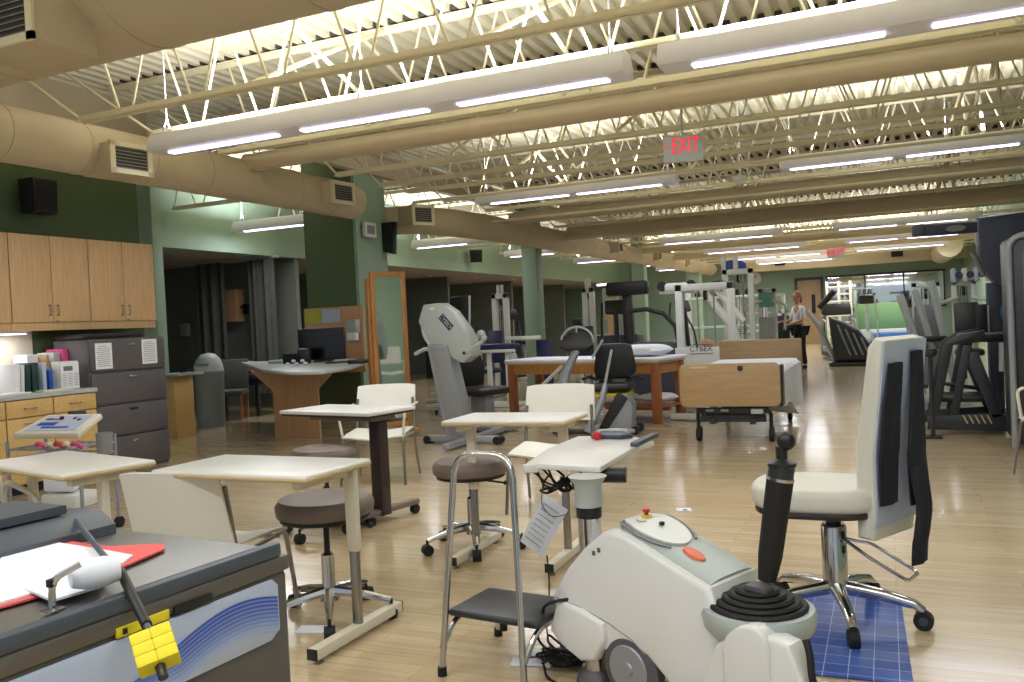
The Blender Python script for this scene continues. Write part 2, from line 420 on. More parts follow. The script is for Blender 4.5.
# the bent bridging plates by the first joists
def tubeduct(name, lab, pts, r, rings=True, n=28, seam=.9):
    t = thing(name, lab, 'duct', tuple(pts[0]))
    o = Vector(pts[0]); q = [Vector(p)-o for p in pts]
    MB().tube(q, r, n).build('duct_shell', 'duct', t, sharp=60)
    if rings:
        b = MB()
        for a, c in zip(q, q[1:]):
            L = (c-a).length; d = (c-a).normalized()
            if L < .8: continue
            k = 1; 
            while k*seam < L-.2:
                p = a+d*k*seam; b.tube([p-d*.012, p+d*.012], r+.006, n); k += 1
        if len(b.bm.verts): b.build('seam_bands', 'duct', t, kind='stuff')
        else: b.bm.free()
    return t
def diffuser(par, c, s, face, w=.42, h=.24, depth=.26, frame='cream'):
    """boxy side outlet: face = unit vector in which it blows"""
    f = Vector(face); c = Vector(c); rz = math.atan2(f.y, f.x)
    R = Matrix.Translation(c) @ Matrix.Rotation(rz, 4, 'Z')
    b = MB().box((-depth/2, 0, 0), (depth, w, h), .004).xf(R).build('outlet_box', 'duct', par)
    fr = MB()
    for a in (-1, 1):
        fr.box((.008, a*(w/2-.02), 0), (.02, .05, h+.02)); fr.box((.008, 0, a*(h/2-.015)), (.02, w+.01, .045))
    fr.xf(R).build('outlet_frame', 'cream', b)
    v = MB().box((-.004, 0, 0), (.01, w-.06, h-.05)).xf(R).build('outlet_throat', 'vent', b)
    g = MB(); k = 7
    for i in range(k): g.box((.006, 0, (i-(k-1)/2)*(h-.06)/k), (.016, w-.06, .006), ry=.5)
    g.xf(R).build('outlet_louvres', 'grey', b)
# giant duct running across the ceiling over the viewer
gd = tubeduct('giant_round_duct', 'giant cream round duct crossing the top left of the ceiling', [(-6.36, 3.84, 3.62), (2.7, 3.84, 3.62)], .53, n=40, seam=1.2)
gq = aty(22, 18, 3.25); diffuser(gd, Vector((gq.x+6.36-.12, 3.2-3.84, gq.z-3.62)), 1, (0, -1, -.0), .55, .3, .4)
# main duct down the left side with outlets
p1 = atz(345, 200, 3.02); XD = -6.62
md = tubeduct('left_round_duct', 'long cream round duct over the wall cabinets ending before the pier', [(XD, -2, 3.1), (XD, 9.85, 3.1)], .235, seam=.75)
for px_, py_ in ((131, 159), (343, 193)):
    q = atx(px_, py_, -6.22); diffuser(md, (q.x-XD, q.y+2, q.z-3.1), 1, (1, -.12, 0), .42, .27, .4)
tubeduct('left_round_duct', 'round cream duct running on behind the pier towards the far columns', [(-7.6, 11.9, 3.1), (-7.0, 12.1, 3.1), (-6.65, 12.8, 3.08), (-6.5, 14, 3.08), (-6.15, 33.5, 3.08)], .23, seam=1.3)
d2 = [o for o in COL.objects if o.name.startswith('left_round_duct')][-1]
q = atx(423, 215, -6.45); diffuser(d2, (q.x+7.6, q.y-11.9, q.z-3.1), 1, (1, -.5, 0), .4, .3, .4)
for yy in (20.5, 24.5, 28.5): diffuser(d2, (1.65, yy-11.9, .0), 1, (1, 0, 0), .4, .26, .3)
# branch ducts across the room
for (y, z, r, x0, lab) in ((7.62, 3.27, .1, -6.5, 'nearest slim branch duct between the first and second light rows'), (14.3, 3.25, .11, -6.2, 'second slim branch duct, behind the exit sign'),
                      (17.4, 3.22, .15, -6.2, 'third branch duct crossing before the third light row'), (22.8, 3.2, .14, -6.0, 'fourth branch duct far back between light rows'), (26.6, 3.2, .14, -6.0, 'farthest branch duct before the bulkhead')):
    tubeduct('branch_duct', lab, [(x0, y, z), (RX-.05, y, z)], r, seam=2.4, n=16)
tubeduct('wall_duct', 'round cream duct with open end near the far right ceiling', [(1.9, 29.5, 3.1), (1.9, 33.9, 3.1)], .36, n=24)
# long pipes across
for y, z, lab in ((7.05, 3.3, 'thin sprinkler pipe behind the nearest light row'), (10.6, 3.12, 'thin sprinkler pipe before the second light row'), (13.3, 3.1, 'thin sprinkler pipe past the exit sign')):
    tag(MB().cyl((-6.1, y, z), (RX-.05, y, z), .022, n=8).build('sprinkler_pipe', 'cream'), lab, 'pipe')

# ---- light fixtures
NL = [0]
def fixture(x0, x1, y, z, lamps, label, hang=True):
    k_ = 1.9 if x0 < -6 and y > 8 else 1.3 if y < 8 else 2.6 if y > 28 else 1
    """housing from x0 to x1; lamps = list of x starts, each a 1.17 m tube"""
    t = thing('strip_light', label, 'light', (x0, y, z), 0, 'suspended strip lights')
    L = x1-x0
    MB().prism([(-.13, 0), (.13, 0), (.135, .05), (.09, .15), (.04, .165), (-.04, .165), (-.09, .15), (-.135, .05)], 0, L, 'x', .004).build('housing', 'fixt', t)
    for lx in lamps:
        lx -= x0
        MB().box((lx+.585, 0, -.006), (1.17, .075, .012), .004).build('tube_lens', 'tube', t)
        for (dz, rot, pw, sy, nm) in ((-.016, 0, DOWN_W, .075, 'tube_light'), (.215, PI, UP_W, .12, 'uplight')):
            ld = bpy.data.lights.new(nm, 'AREA'); ld.shape = 'RECTANGLE'; ld.size = 1.17; ld.size_y = sy
            ld.energy = pw*k_; ld.color = (.88, .93, 1) if rot == 0 else (.93, .96, 1)
            lo = bpy.data.objects.new(nm, ld); COL.objects.link(lo); lo.parent = t
            lo.location = (lx+.585, 0, dz); lo.rotation_euler = (rot, 0, 0)
            NL[0] += 1
    for xx in ([.12, L-.12] if L < 3 else [.12, L/2, L-.12]):
        MB().cyl((xx, -.05, .17), (xx, 0, .3), .008, n=5).cyl((xx, .05, .17), (xx, 0, .3), .008, n=5).cyl((xx, 0, .29), (xx, 0, ZD-z+.03), .006, n=5).build('hanger', 'fixt', t)
    return t
zj = 3.2
fixture(-5.86, -1.55, 5.72, 2.98, [-5.71, -4.29, -2.86], 'nearest long strip light, over the overbed tables, three tubes lit')
fixture(-1.32, 2.6, 5.72, 2.98, [-1.11, .32], 'nearest row strip light running off the top right corner')
fixture(-5.3, -2.42, 11.1, 3.06, [-5.1, -3.8], 'second row strip light left of the exit sign')
fixture(-1.15, 2.6, 11.3, 3.1, [-1.03, .3], 'second row strip light right of the exit sign')
fixture(-9.75, -8.3, 11.1, 3.06, [-9.58], 'strip light of the left bay just left of the pier')
fixture(-9.3, -7.3, 16.1, 3.06, [-9.2], 'strip light of the left bay just right of the pier')
fixture(-8.95, -7.5, 20.2, 3.06, [-8.8], 'strip light of the left bay behind the second column')
fixture(-7.6, -6.78, 20.4, 3.1, [], 'short strip housing beside the second column')
fixture(-4.95, -2.1, 20.5, 3.08, [-4.83, -3.5], 'third row strip light over the white weight machines')
fixture(-1.0, 1.95, 20.5, 3.08, [-.87, .5], 'third row strip light towards the right wall')
fixture(-8.5, -7.1, 24.3, 3.06, [-8.4], 'strip light of the left bay between second and third column')
fixture(-4.72, -1.9, 24.8, 3.08, [-4.6, -3.3], 'fourth row strip light left of the far exit sign')
fixture(-.93, 1.9, 24.7, 3.08, [-.81, .6], 'fourth row strip light right of the far exit sign')
fixture(-7.6, -6.1, 28.1, 3.06, [-7.4], 'strip light of the left bay past the third column')
fixture(-4.45, -1.6, 28.6, 3.08, [-4.35, -3.0], 'fifth row strip light left of the far exit sign')
fixture(-.82, 1.8, 28.6, 3.08, [-.73, .5], 'fifth row strip light right of the far exit sign')
fixture(-7.8, -6.2, 31.5, 3.06, [-7.7], 'farthest strip light of the left bay')
fixture(-4.2, -1.5, 31.8, 3.06, [-4.1, -2.8], 'sixth row strip light before the far bulkhead')
fixture(-4.4, -1.4, .6, 3.0, [-4.2, -2.8], 'strip light above and behind the viewer on the left')
fixture(-.9, 2.1, .6, 3.0, [-.8, .6], 'strip light above and behind the viewer on the right')

# ---- exit signs
def exit_sign(x, y, z, rz, lab, s=1.0):
    t = thing('exit_sign', lab, 'exit sign', (x, y, z), rz)
    MB().box((0, 0, 0), (.36*s, .07*s, .24*s), .008).build('sign_box', 'lgrey', t)
    if s == 1.0:
        text('EXIT', .2, 'exitr', t, (.02, -.04, .02), (PI/2, 0, 0), w=.62)
        MB().prism([(-.165, .02), (-.145, .045), (-.14, .035), (-.152, .02), (-.14, .005), (-.145, -.005)], -.04, -.036, 'y').build('arrow', 'exitr', t)
        MB().cyl((0, 0, .12), (0, 0, ZD-z+.03), .01, n=6).build('hanger', 'lgrey', t)
    else:
        text('EXIT', .2*s, 'exitr', t, (0, -.045*s, .02), (PI/2, 0, 0))
        MB().cyl((0, 0, .12), (0, 0, ZD-z+.03), .01, n=6).build('hanger', 'lgrey', t)
    return t
e = aty(683, 149, 7.85); exit_sign(e.x, e.y, e.z, .28, 'red EXIT sign with left arrow hanging among the joists', 1.0)
e = aty(836, 253, 26); exit_sign(e.x, e.y, e.z, 0, 'small far red exit sign hung before the bulkhead', 1.25)
# ---- speakers
def speaker(px, py, Y=None, X=None, w=.3, h=.32, rz=0, lab='', rx=.15):
    p = aty(px, py, Y) if Y else atx(px, py, X)
    t = thing('wall_speaker', lab, 'speaker', p, rz)
    MB().prism([(-w/2, -h/2), (w/2, -h/2), (w/2*1.1, h/2), (-w/2*1.1, h/2)], -.11, .11, 'y', .01).xf(Matrix.Rotation(rx, 4, 'X')).build('cabinet', 'black', t)
    MB().box((0, -.116, 0), (w*.86, .012, h*.86), .005).xf(Matrix.Rotation(rx, 4, 'X')).build('grille', 'rubber', t)
    MB().box((0, .15, 0), (.05, .14, .05)).build('bracket', 'black', t)
speaker(38.5, 197, X=-7.72, w=.25, h=.34, rz=PI/2, lab='black loudspeaker high on the green wall above the wall cabinets', rx=0)
speaker(476, 256, X=-9.75, w=.3, h=.32, rz=.5, lab='black loudspeaker on the green soffit left of the second column')
speaker(508+275-3, 262, Y=33.6, w=.36, h=.25, rz=0, lab='left of the two dark boxes on the far bulkhead')
speaker(897, 253, Y=33.6, w=.38, h=.25, rz=0, lab='right of the two dark boxes on the far bulkhead')
# surface box on the pier side, smoke detectors
p = aty(371, 227, 10.66)
t = thing('thermostat_box', 'small white vented box on the pier edge', 'box', (-7.11, 10.95, p.z), 0)
MB().box((.03, 0, 0), (.06, .3, .22), .006).build('cover', 'white', t); MB().box((.063, 0, 0), (.006, .2, .13)).build('slots', 'grey', t)
p = atz(740, 178, 3.12)
tag(MB().lathe([(0, -.06), (.08, -.05), (.11, -.01), (.11, .02), (.012, .025), (.012, 1.0), (0, 1.0)], p, 20).build('smoke_detector', 'white'), 'round pale ceiling unit right of the exit sign', 'detector')
# tall dark speaker pole beside pier
t = thing('hanging_bracket', 'dark narrow hanging panel on the right side of the pier', 'bracket', (-7.05, 11.45, 0))
MB().prism([(-.09, 2.55), (.09, 2.5), (.13, 3.0), (-.1, 3.0)], -.06, .06, 'y', .01).build('panel', 'black', t)
for (px, py) in ((214, 270), (430, 276), (476, 278), (513, 279)):
    p = atz(px, py, 2.755)
    tag(MB().lathe([(0, -.02), (.07, -.02), (.09, 0), (0, 0)], (p.x, p.y, 2.77), 16).build('ceiling_sprinkler', 'white'),
        {214: 'white dome on the alcove ceiling left of the pier', 430: 'white dome on the alcove ceiling right of the mirror', 476: 'white dome on the alcove ceiling between mirror and second column', 513: 'white dome on the alcove ceiling just left of the second column'}[px], 'detector')

# ================================================================ LEFT WALL: cabinets, counter, files
def handle_v(b, x, y, z, L=.1): b.tube(fillet([(x, y, z-L/2), (x+.03, y, z-L/2), (x+.03, y, z+L/2), (x, y, z+L/2)], .012, 3), .006, 6)
def handle_h(b, x, y, z, L=.1): b.tube(fillet([(x, y-L/2, z), (x+.03, y-L/2, z), (x+.03, y+L/2, z), (x, y+L/2, z)], .012, 3), .006, 6)
XU = -7.6
ucl = {0: 'maple wall cabinet farthest left, cut by the picture edge', 1: 'maple wall cabinet with a pair of doors, middle of the run', 2: 'maple wall cabinet with a pair of doors at the right end of the run'}
edges = [(4.62, 5.49), (5.49, 6.37), (6.37, 7.24)]
for i, (ya, yb) in enumerate(edges):
    t = thing('wall_cabinet', ucl[i], 'cabinet', (XU, (ya+yb)/2, 1.50), 0, 'maple wall cabinets')
    w = yb-ya-.004
    MB().box((-.17, 0, .46), (.34, w, .92), .003).build('carcass', 'maple', t)
    MB().box((-.012, 0, .02), (.02, w, .075), .002).build('light_rail', 'maple', t)
    for s in (-1, 1):
        d = MB().box((.012, s*w/4, .492), (.02, w/2-.006, .855), .003).build('door', 'maple', t)
        b = MB(); handle_v(b, .02, s*.045, .18); b.build('handle', 'steel', d)
    if i: MB().box((.025, .04, .075), (.004, .03, .012)).build('lock', 'steel', t)
# under-cabinet light
t = thing('under_cabinet_light', 'slim lamp glowing under the left wall cabinets', 'light', (-7.75, 5.3, 1.47))
MB().box((0, 0, .01), (.12, .9, .035), .005).build('housing', 'fixt', t); MB().box((0, 0, -.012), (.08, .84, .012)).build('lens', 'tube', t)
ld = bpy.data.lights.new('lamp', 'AREA'); ld.shape = 'RECTANGLE'; ld.size = .08; ld.size_y = .84; ld.energy = 4.5; ld.color = (1, .97, .85)
lo = bpy.data.objects.new('lamp', ld); COL.objects.link(lo); lo.parent = t; lo.location = (0, 0, -.022)
t = MB().box((LX+.008, 5.0, 1.22), (.012, 1.9, .56)).build('backsplash_panel', 'offw'); t['kind'] = 'structure'; t.name = 'trim_backsplash'
# base cabinets
XB = -7.12; CE = 5.98
MB_ = MB().prism([(-7.94, 2.6), (XB+.03, 2.6), (XB+.03, CE), (-7.94, CE)], .86, .9, 'z', .004)
MB_.box((-7.925, 4.3, .95), (.02, 3.35, .1), .003)
tag(MB_.build('worktop', 'lgrey'), 'continuous grey laminate worktop on the maple base cabinets', 'worktop')
w = .47
bl = ['maple base cabinet at the right end beside the grey file drawers', 'maple base cabinet second from the right end', 'maple base cabinet third from the right end', 'maple base cabinet at the left picture edge', 'maple base cabinet farthest left', 'maple base cabinet outside left', ]
for i in range(5):
    y = CE-.01-w*(i+.5)
    t = thing('base_cabinet', bl[i], 'cabinet', (XB, y, 0), 0, 'maple base cabinets')
    MB().box((-.4, 0, .475), (.8, w-.004, .76), .003).build('carcass', 'mapleh', t)
    MB().box((-.44, 0, .05), (.72, w-.004, .1)).build('plinth', 'black', t)
    dr = MB().box((.012, 0, .775), (.02, w-.012, .15), .003).build('drawer', 'mapleh', t)
    b = MB(); handle_h(b, .02, 0, .775, .12); b.build('handle', 'steel', dr)
    d = MB().box((.012, 0, .395), (.02, w-.012, .585), .003).build('door', 'mapleh', t)
    b = MB(); handle_h(b, .02, 0, .64, .12); b.build('handle', 'steel', d)
# file cabinets
def fcab(y0, y1, x, lab, papers):
    t = thing('file_cabinet', lab, 'file cabinet', (x, (y0+y1)/2, 0), 0, 'graphite lateral file cabinets')
    w = y1-y0-.005
    MB().box((-.24, 0, .7), (.48, w, 1.34), .006).box((-.24, 0, .02), (.46, w-.02, .04)).build('body', 'dgrey', t)
    for k, (z, h) in enumerate(((.2, .32), (.535, .31), (.865, .31), (1.2, .31))):
        d = MB().box((.008, 0, z), (.03, w-.02, h), .006).build('drawer', 'dgrey', t)
        b = MB().box((.028, .02, z+h/2-.05), (.012, .1, .022), .004).build('drawer_pull', 'chrome' if k != 1 else 'black', d)
    for (yy, zz) in papers:
        p = MB().box((.027, yy, zz), (.003, .2, .26)).build('paper_notice', 'paper', t)
        b = MB()
        for q in range(11): b.box((.0295, yy-(.01 if q % 3 == 0 else 0), zz+.1-q*.02), (.001, .155 if q else .1, .005))
        b.build('printed_lines', 'ink', p)
fcab(6.0, 6.97, -7.22, 'graphite four-drawer lateral file cabinet with two notices taped on', ((-.32, 1.2), (.26, 1.22)))
tag(MB().box((-7.5, 6.4, 1.405), (.4, .75, .045), .006).build('binder_tray', 'black'), 'flat black tray lying on top of the file cabinet', 'tray')

# things on the counter : binders, papers
def onc(px, X=-7.35, z=.9): 
    # y on the worktop line X seen at picture column px
    p = atx(px, 380, X); return p.y
def book(px, wd, h, m, lab, X=-7.35, dep=.24, cat='binder', nm='binder', tilt=0, kids=None):
    y = onc(px, X)
    t = thing(nm, lab, cat, (X, y, .902))
    MB().box((-dep/2, 0, h/2), (dep, wd, h), .006).xf(Matrix.Rotation(tilt, 4, 'X')).build('cover', m, t)
    MB().box((-dep/2-.008, 0, h/2+.004), (dep, wd*.7, h-.012), .001).xf(Matrix.Rotation(tilt, 4, 'X')).build('pages', 'paper', t)
    if kids: kids(t)
    return t
book(17.5, .05, .27, 'paper', 'white folder standing leftmost on the worktop', tilt=-.03)
book(22.5, .035, .26, 'white', 'thin white folder leaning beside the dark green binders', tilt=-.05)
book(28, .05, .265, 'dteal', 'dark green binder, left of the pair', tilt=-.04)
book(35.5, .065, .275, 'dteal', 'dark green binder, right of the pair', tilt=-.02)
book(45, .04, .27, 'wavepan', 'pale blue folder right of the green binders')
book(52, .05, .2, 'cabblue', 'short blue book between pale folder and newsletter', cat='book', nm='book')
def front(t):
    b = MB().box((.004, 0, .13), (.004, .2, .25)).build('front_page', 'paper', t)
    MB().box((.007, -.02, .2), (.002, .1, .045)).build('masthead', 'ink', b)
    q = MB()
    for i in range(3):
        for j in range(8): q.box((.007, -.065+i*.065, .15-j*.016), (.001, .05, .004))
    q.build('print_columns', 'ink', b)
book(70, .2, .27, 'white', 'newsletter display box with printed white front page', dep=.12, X=-7.24, cat='newsletter', nm='newsletter_box', kids=front)
book(36, .16, .12, 'paper', 'white carton with blue label standing high behind the binders', X=-7.62, dep=.2, cat='box', nm='carton').location.z = 1.13
tag(MB().box((-7.72, onc(36, -7.62), 1.02), (.22, .26, .225), .004).build('storage_box', 'dgrey'), 'dark storage box under the white carton behind the binders', 'box')
book(50, .03, .34, 'oak', 'tan folder standing behind the blue book', X=-7.5, tilt=.03)
book(59, .09, .36, 'lgrey', 'pale green grey binder behind the newsletter box', X=-7.55)
book(69, .1, .39, 'pink', 'magenta topped binder behind the newsletter box', X=-7.5)
book(80, .1, .4, 'grey', 'grey purple binder at the right end of the worktop', X=-7.45)
b = MB()
p = Vector((-7.3, onc(14, -7.3), .903))
tag(MB().box((p.x, p.y-.1, .908), (.22, .4, .012), rz=.2).build('paper_stack', 'paper'), 'loose white papers lying at the left of the worktop', 'papers')
tag(MB().box((-7.17, onc(52, -7.2), .91), (.13, .3, .02), .005, rz=-.1).build('paper_bag', 'offw'), 'crumpled pale sheet lying before the blue book', 'paper')

# electrotherapy cart
c = aty(61, 429, 4.2)
t = thing('therapy_cart', 'electrotherapy unit on a wire cart before the maple drawers', 'medical cart', (c.x, c.y, 0), .15)
zt = c.z
MB().prism([(-.36, -.2), (.36, -.2), (.3, .2), (-.3, .2)], -.03, .03, 'z', .015).xf(Matrix.Translation((0, 0, zt+.02)) @ Matrix.Rotation(.35, 4, 'X') @ Matrix.Scale(.76, 4)).build('console', 'offw', t)
MX = Matrix.Translation((0, 0, zt+.02)) @ Matrix.Rotation(.35, 4, 'X') @ Matrix.Scale(.76, 4)
k = MB().prism([(-.28, -.15), (.3, -.15), (.25, .15), (-.25, .15)], .03, .034, 'z').xf(MX).build('control_panel', 'wavepan', t)
b = MB(); b.box((.02, -.09, .036), (.3, .03, .004)).box((-.12, -.02, .036), (.2, .06, .004)); b.xf(MX).build('blue_field', 'cabblue', k)
b = MB(); b.cyl((-.04, .08, .034), (-.04, .08, .055), .02).box((-.17, .08, .036), (.09, .02, .005)).box((.1, .09, .037), (.03, .03, .006)).box((.17, .06, .037), (.03, .03, .006)); b.xf(MX).build('knobs', 'black', k)
b = MB(); b.box((-.09, .075, .036), (.04, .02, .005)).xf(MX).build('red_keys', 'red', k)
MB().box((-.02, .18, zt+.09), (.15, .03, .04), .01).build('handle', 'nblue', t)
b = MB()
for sx in (-1, 1):
    for sy in (-1, 1): b.cyl((sx*.3, sy*.17, .07), (sx*.3, sy*.17, zt-.06), .012)
for z in (.2, .55, zt-.12):
    for s in (-1, 1): b.cyl((-.3, s*.17, z), (.3, s*.17, z), .008, n=6).cyl((s*.3, -.17, z), (s*.3, .17, z), .008, n=6)
    for i in range(9): b.cyl((-.3+.075*i, -.17, z), (-.3+.075*i, .17, z), .004, n=5)
b.build('wire_frame', 'alu', t)
for i, (x, m) in enumerate(((-.05, 'pink'), (.03, 'offw'), (.1, 'red'), (.17, 'offw'), (.24, 'pink'))):
    MB().tube(fillet([(x, -.17, zt-.09), (x+.05, -.2, zt-.07), (x+.08, -.16, zt-.11)], .03), .016, 6).build('electrode_lead', m, t)
MB().box((.05, 0, .24), (.3, .24, .1), .02).build('supply_box', 'white', t)
MB().prism([(-.1, -.08), (.15, -.08), (.05, .1), (-.08, .1)], .3, .42, 'z', .02).build('white_bag', 'sheet', t)
MB().lathe([(0, 0), (.05, 0), (.055, .15), (.05, .15), (.045, .01)], (.36, 0, zt-.18), 16).build('probe_cup', 'grey', t)
for sx in (-1, 1):
    for sy in (-1, 1): MB().cyl((sx*.3-.015, sy*.17, .04), (sx*.3+.015, sy*.17, .04), .04).build('caster', 'rubber', t)

# low wooden stand with tray beside trash can
c = atz(180, 374, .87); SDX, SDY = c.x-.05, c.y+.15
t = thing('side_stand', 'small maple stand with grey top between file cabinet and bin', 'stand', (SDX, SDY, 0))
MB().box((-.1, 0, .86), (.42, .45, .035), .006).build('top', 'lgrey', t)
MB().box((-.2, .05, .42), (.22, .34, .84), .005).build('pedestal', 'mapleh', t)
tag(MB().tube(fillet([(SDX+.05, SDY-.13, .89), (SDX+.15, SDY-.15, .95), (SDX+.2, SDY-.05, .89), (SDX+.1, SDY+.05, .93), (SDX, SDY-.05, .89)], .05), .014, 6).build('coiled_cord', 'black'), 'black cord heaped on the small grey stand', 'cord')
# trash can
t = thing('trash_can', 'tall grey domed bin standing against the alcove pilaster', 'bin', (-9.33, 9.85, 0))
MB().lathe([(0, .0), (.23, .0), (.245, .05), (.26, .8), (.27, .82), (.27, .86), (.25, .87)], n=32).xf(Matrix.Diagonal((.82,.82,.97,1))).build('body', 'gcab', t)
MB().lathe([(.262, .86), (.262, .9), (.245, .97), (.2, 1.06), (.12, 1.13), (0, 1.15)], n=32).xf(Matrix.Diagonal((.82,.82,.97,1))).build('dome_lid', 'lgrey', t)
b = MB().grid(lambda u, v: (.25*math.cos(-1.9+u*1.1), .25*math.sin(-1.9+u*1.1), .89+v*.1), 8, 2, .006).xf(Matrix.Diagonal((.82,.82,.97,1))).build('swing_flap', 'gcab', t)

# alcove: curtains, wall cabinets, bed, chair
def curtain(x0, y, wd, ztop, lab):
    t = thing('privacy_curtain', lab, 'curtain', (x0, y, 0))
    n = 60
    def f(z0, z1): return lambda u, v: (u*wd, .05*math.sin(u*wd*26)+.015*math.sin(u*40), z0+(z1-z0)*v)
    MB().grid(f(.3, ztop-.55), n, 2, .004).build('cloth', 'curtain', t)
    MB().grid(f(ztop-.55, ztop-.06), n, 2, .003).build('mesh_top', 'curtain', t)
    MB().box((wd/2, 0, ztop-.03), (wd+.3, .04, .04)).build('ceiling_track', 'lgrey', t)
curtain(-11.75, 12.2, .7, 2.77, 'grey curtain left of the alcove cabinet')
curtain(-10.6, 12.3, .56, 2.77, 'grey curtain left of the pier, behind the desk clutter')
curtain(-10.6, 15.6, .6, 2.77, 'grey curtain in the alcove right of the pier')
def alc_cab(px, py, Y, lab):
    p = aty(px, py, Y)
    t = thing('hanging_cabinet', lab, 'cabinet', p)
    MB().box((0, .15, 0), (.42, .3, .62), .004).build('carcass', 'desk', t)
    MB().box((0, -.008, 0), (.41, .018, .61), .003).build('door', 'desk', t)
    MB().cyl((.15, -.03, -.18), (.15, -.03, -.1), .006).build('handle', 'steel', t)
alc_cab(228, 306, 12.78, 'pinkish wood cabinet hanging in the alcove left of the pier')
p = aty(244, 309, 12.8)
tag(MB().box((p.x, 12.84, p.z), (.1, .06, .2), .01).cyl((p.x-.08, 12.8, p.z+.04), (p.x+.22, 12.8, p.z+.05), .02).build('wall_bracket', 'black'), 'black arm bracket on the alcove wall right of the hanging cabinet', 'bracket')
t = thing('treatment_bed', 'dark treatment bed with a pillow in the dim alcove', 'bed', (-10.2, 11.5, 0))
MB().box((0, 0, .66), (1.5, .75, .1), .03).build('mattress', 'nblue', t)
MB().box((0, 0, .56), (1.4, .7, .08), .01).build('base', 'bmetal', t)
for sx in (-1, 1):
    for sy in (-1, 1): MB().box((sx*.6, sy*.28, .26), (.06, .06, .52), .005).build('leg', 'bmetal', t)
tag(MB().sph((-10.0, 11.4, .82), .3, (1, .75, .33), 20).build('pillow', 'lgrey'), 'pale pillow on the treatment bed in the alcove', 'pillow')
t = thing('alcove_chair', 'dim patterned chair in the alcove left of the desk', 'chair', (-9.75, 10.75, 0), .5)
MB().box((0, 0, .44), (.5, .48, .09), .03).build('seat', 'curtain', t)
MB().box((0, .23, .72), (.5, .08, .5), .03, rx=-.15).build('backrest', 'curtain', t)
for sx in (-1, 1):
    for sy in (-1, 1): MB().box((sx*.21, sy*.2, .2), (.04, .04, .4)).build('leg', 'redwood', t)
for i, (px, py, Y, m, lab) in enumerate(((186, 330, 12.3, 'lgrey', 'pale dispenser box high on the alcove back partition left'), (268, 338, 12.7, 'lgrey', 'small pale box on the alcove wall left of the grey curtain'))):
    p = aty(px, py, 12.86); tag(MB().box((p.x, 12.84, p.z), (.2, .1, .26), .02).build('wall_dispenser', m), lab, 'dispenser')
# lockers / dark shapes right part of the alcove
for (px, Y, wd, h, m, lab) in ((395, 15.8, .5, 1.9, 'brown', 'tall dark cupboard in the alcove just right of the mirror'), (600, 20, .9, 1.9, 'bmetal', 'dark cupboard in the alcove between white rack and elliptical')):
    p = aty(px, 330, Y)
    t = thing('cupboard', lab, 'cupboard', (-10.9 if px < 500 else -10.6, Y, 0), PI/2)
    MB().box((0, .25, h/2), (wd, .5, h), .006).build('body', m, t)
    for s in (-1, 1):
        d = MB().box((s*wd/4, -.008, h/2), (wd/2-.01, .018, h-.06), .003).build('door', m, t)
        MB().cyl((s*.03, -.03, h/2), (s*.03, -.03, h/2+.15), .006).build('handle', 'steel', d)

# ---- desk peninsula at the pier
t = thing('desk', 'birch desk with rounded grey top and T-shaped panel leg before the pier', 'desk', (0, 0, 0))
zt = .93
top = [atz(x, y, zt) for x, y in ((241, 362), (262, 369.5), (292, 372), (325, 371), (350, 367), (366, 362))]
poly = [(v.x, v.y) for v in top] + [(-7.2, 10.6), (-8.1, 10.6)]
MB().prism(poly, zt-.035, zt, 'z', .008).build('desktop', 'lgrey', t)
a = atz(276, 437, 0); b_ = atz(321, 437, 0); L0 = (b_-a).length; ang = math.atan2(b_.y-a.y, b_.x-a.x)
ctr = (a+b_)/2
R = Matrix.Translation((ctr.x, ctr.y+.0, 0)) @ Matrix.Rotation(ang, 4, 'Z')
hw = L0/2
MB().prism([(-hw, 0), (hw, 0), (hw, .62), (hw+.3, .89), (-hw-.35, .89), (-hw, .6)], -.02, .02, 'y', .003).xf(R).build('panel_leg', 'desk', t)
MB().box((-.5, .75, .45), (.04, 1.75, .88), rz=.52).xf(Matrix.Translation((ctr.x, ctr.y, 0))).build('spine_panel', 'desk', t)
# board on pier front with posters
def pier(px, py): return aty(px, py, 10.66)
a, b_ = pier(304, 309), pier(366, 372)
t = thing('wall_board', 'pinkish wood board fixed to the pier above the desk', 'board', ((a.x+b_.x)/2, 10.67, (a.z+b_.z)/2))
MB().box((0, 0, 0), (abs(b_.x-a.x), .03, abs(a.z-b_.z)), .003).build('panel', 'desk', t)
for (x0, y0, x1, y1, m, nm) in ((305, 310, 322, 323, 'yposter', 'yellow poster'), (322, 310, 341, 322, 'wavepan', 'lilac poster')):
    a, b_ = pier(x0, y0), pier(x1, y1)
    o = MB().box(((a.x+b_.x)/2, 10.648, (a.z+b_.z)/2), (b_.x-a.x, .006, a.z-b_.z)).build('poster', m); tag(o, nm+' pinned on the wooden board over the dark monitor', 'poster')
a, b_ = pier(350, 318), pier(362, 341)
t = thing('towel_dispenser', 'white paper dispenser on the wooden board right of the monitor', 'dispenser', ((a.x+b_.x)/2, 10.59, (a.z+b_.z)/2))
MB().box((0, 0, .05), (.18, .12, .2), .02).build('cover', 'lgrey', t); MB().box((0, -.02, -.1), (.15, .1, .12), .01).build('paper_roll', 'paper', t)
# monitor
m0 = aty(322, 344, 9.7)
t = thing('desk_monitor', 'large dark monitor standing on the desk before the pier', 'monitor', (m0.x, m0.y, zt), .35)
MB().box((0, 0, m0.z-zt+.0), (.66, .05, .44), .01).build('screen_case', 'black', t)
MB().box((0, -.027, m0.z-zt), (.62, .004, .4)).build('screen', 'screen', t)
MB().box((0, .04, .12), (.06, .03, .24)).build('neck', 'black', t); MB().box((0, .04, .012), (.26, .18, .022), .008).build('foot', 'black', t)
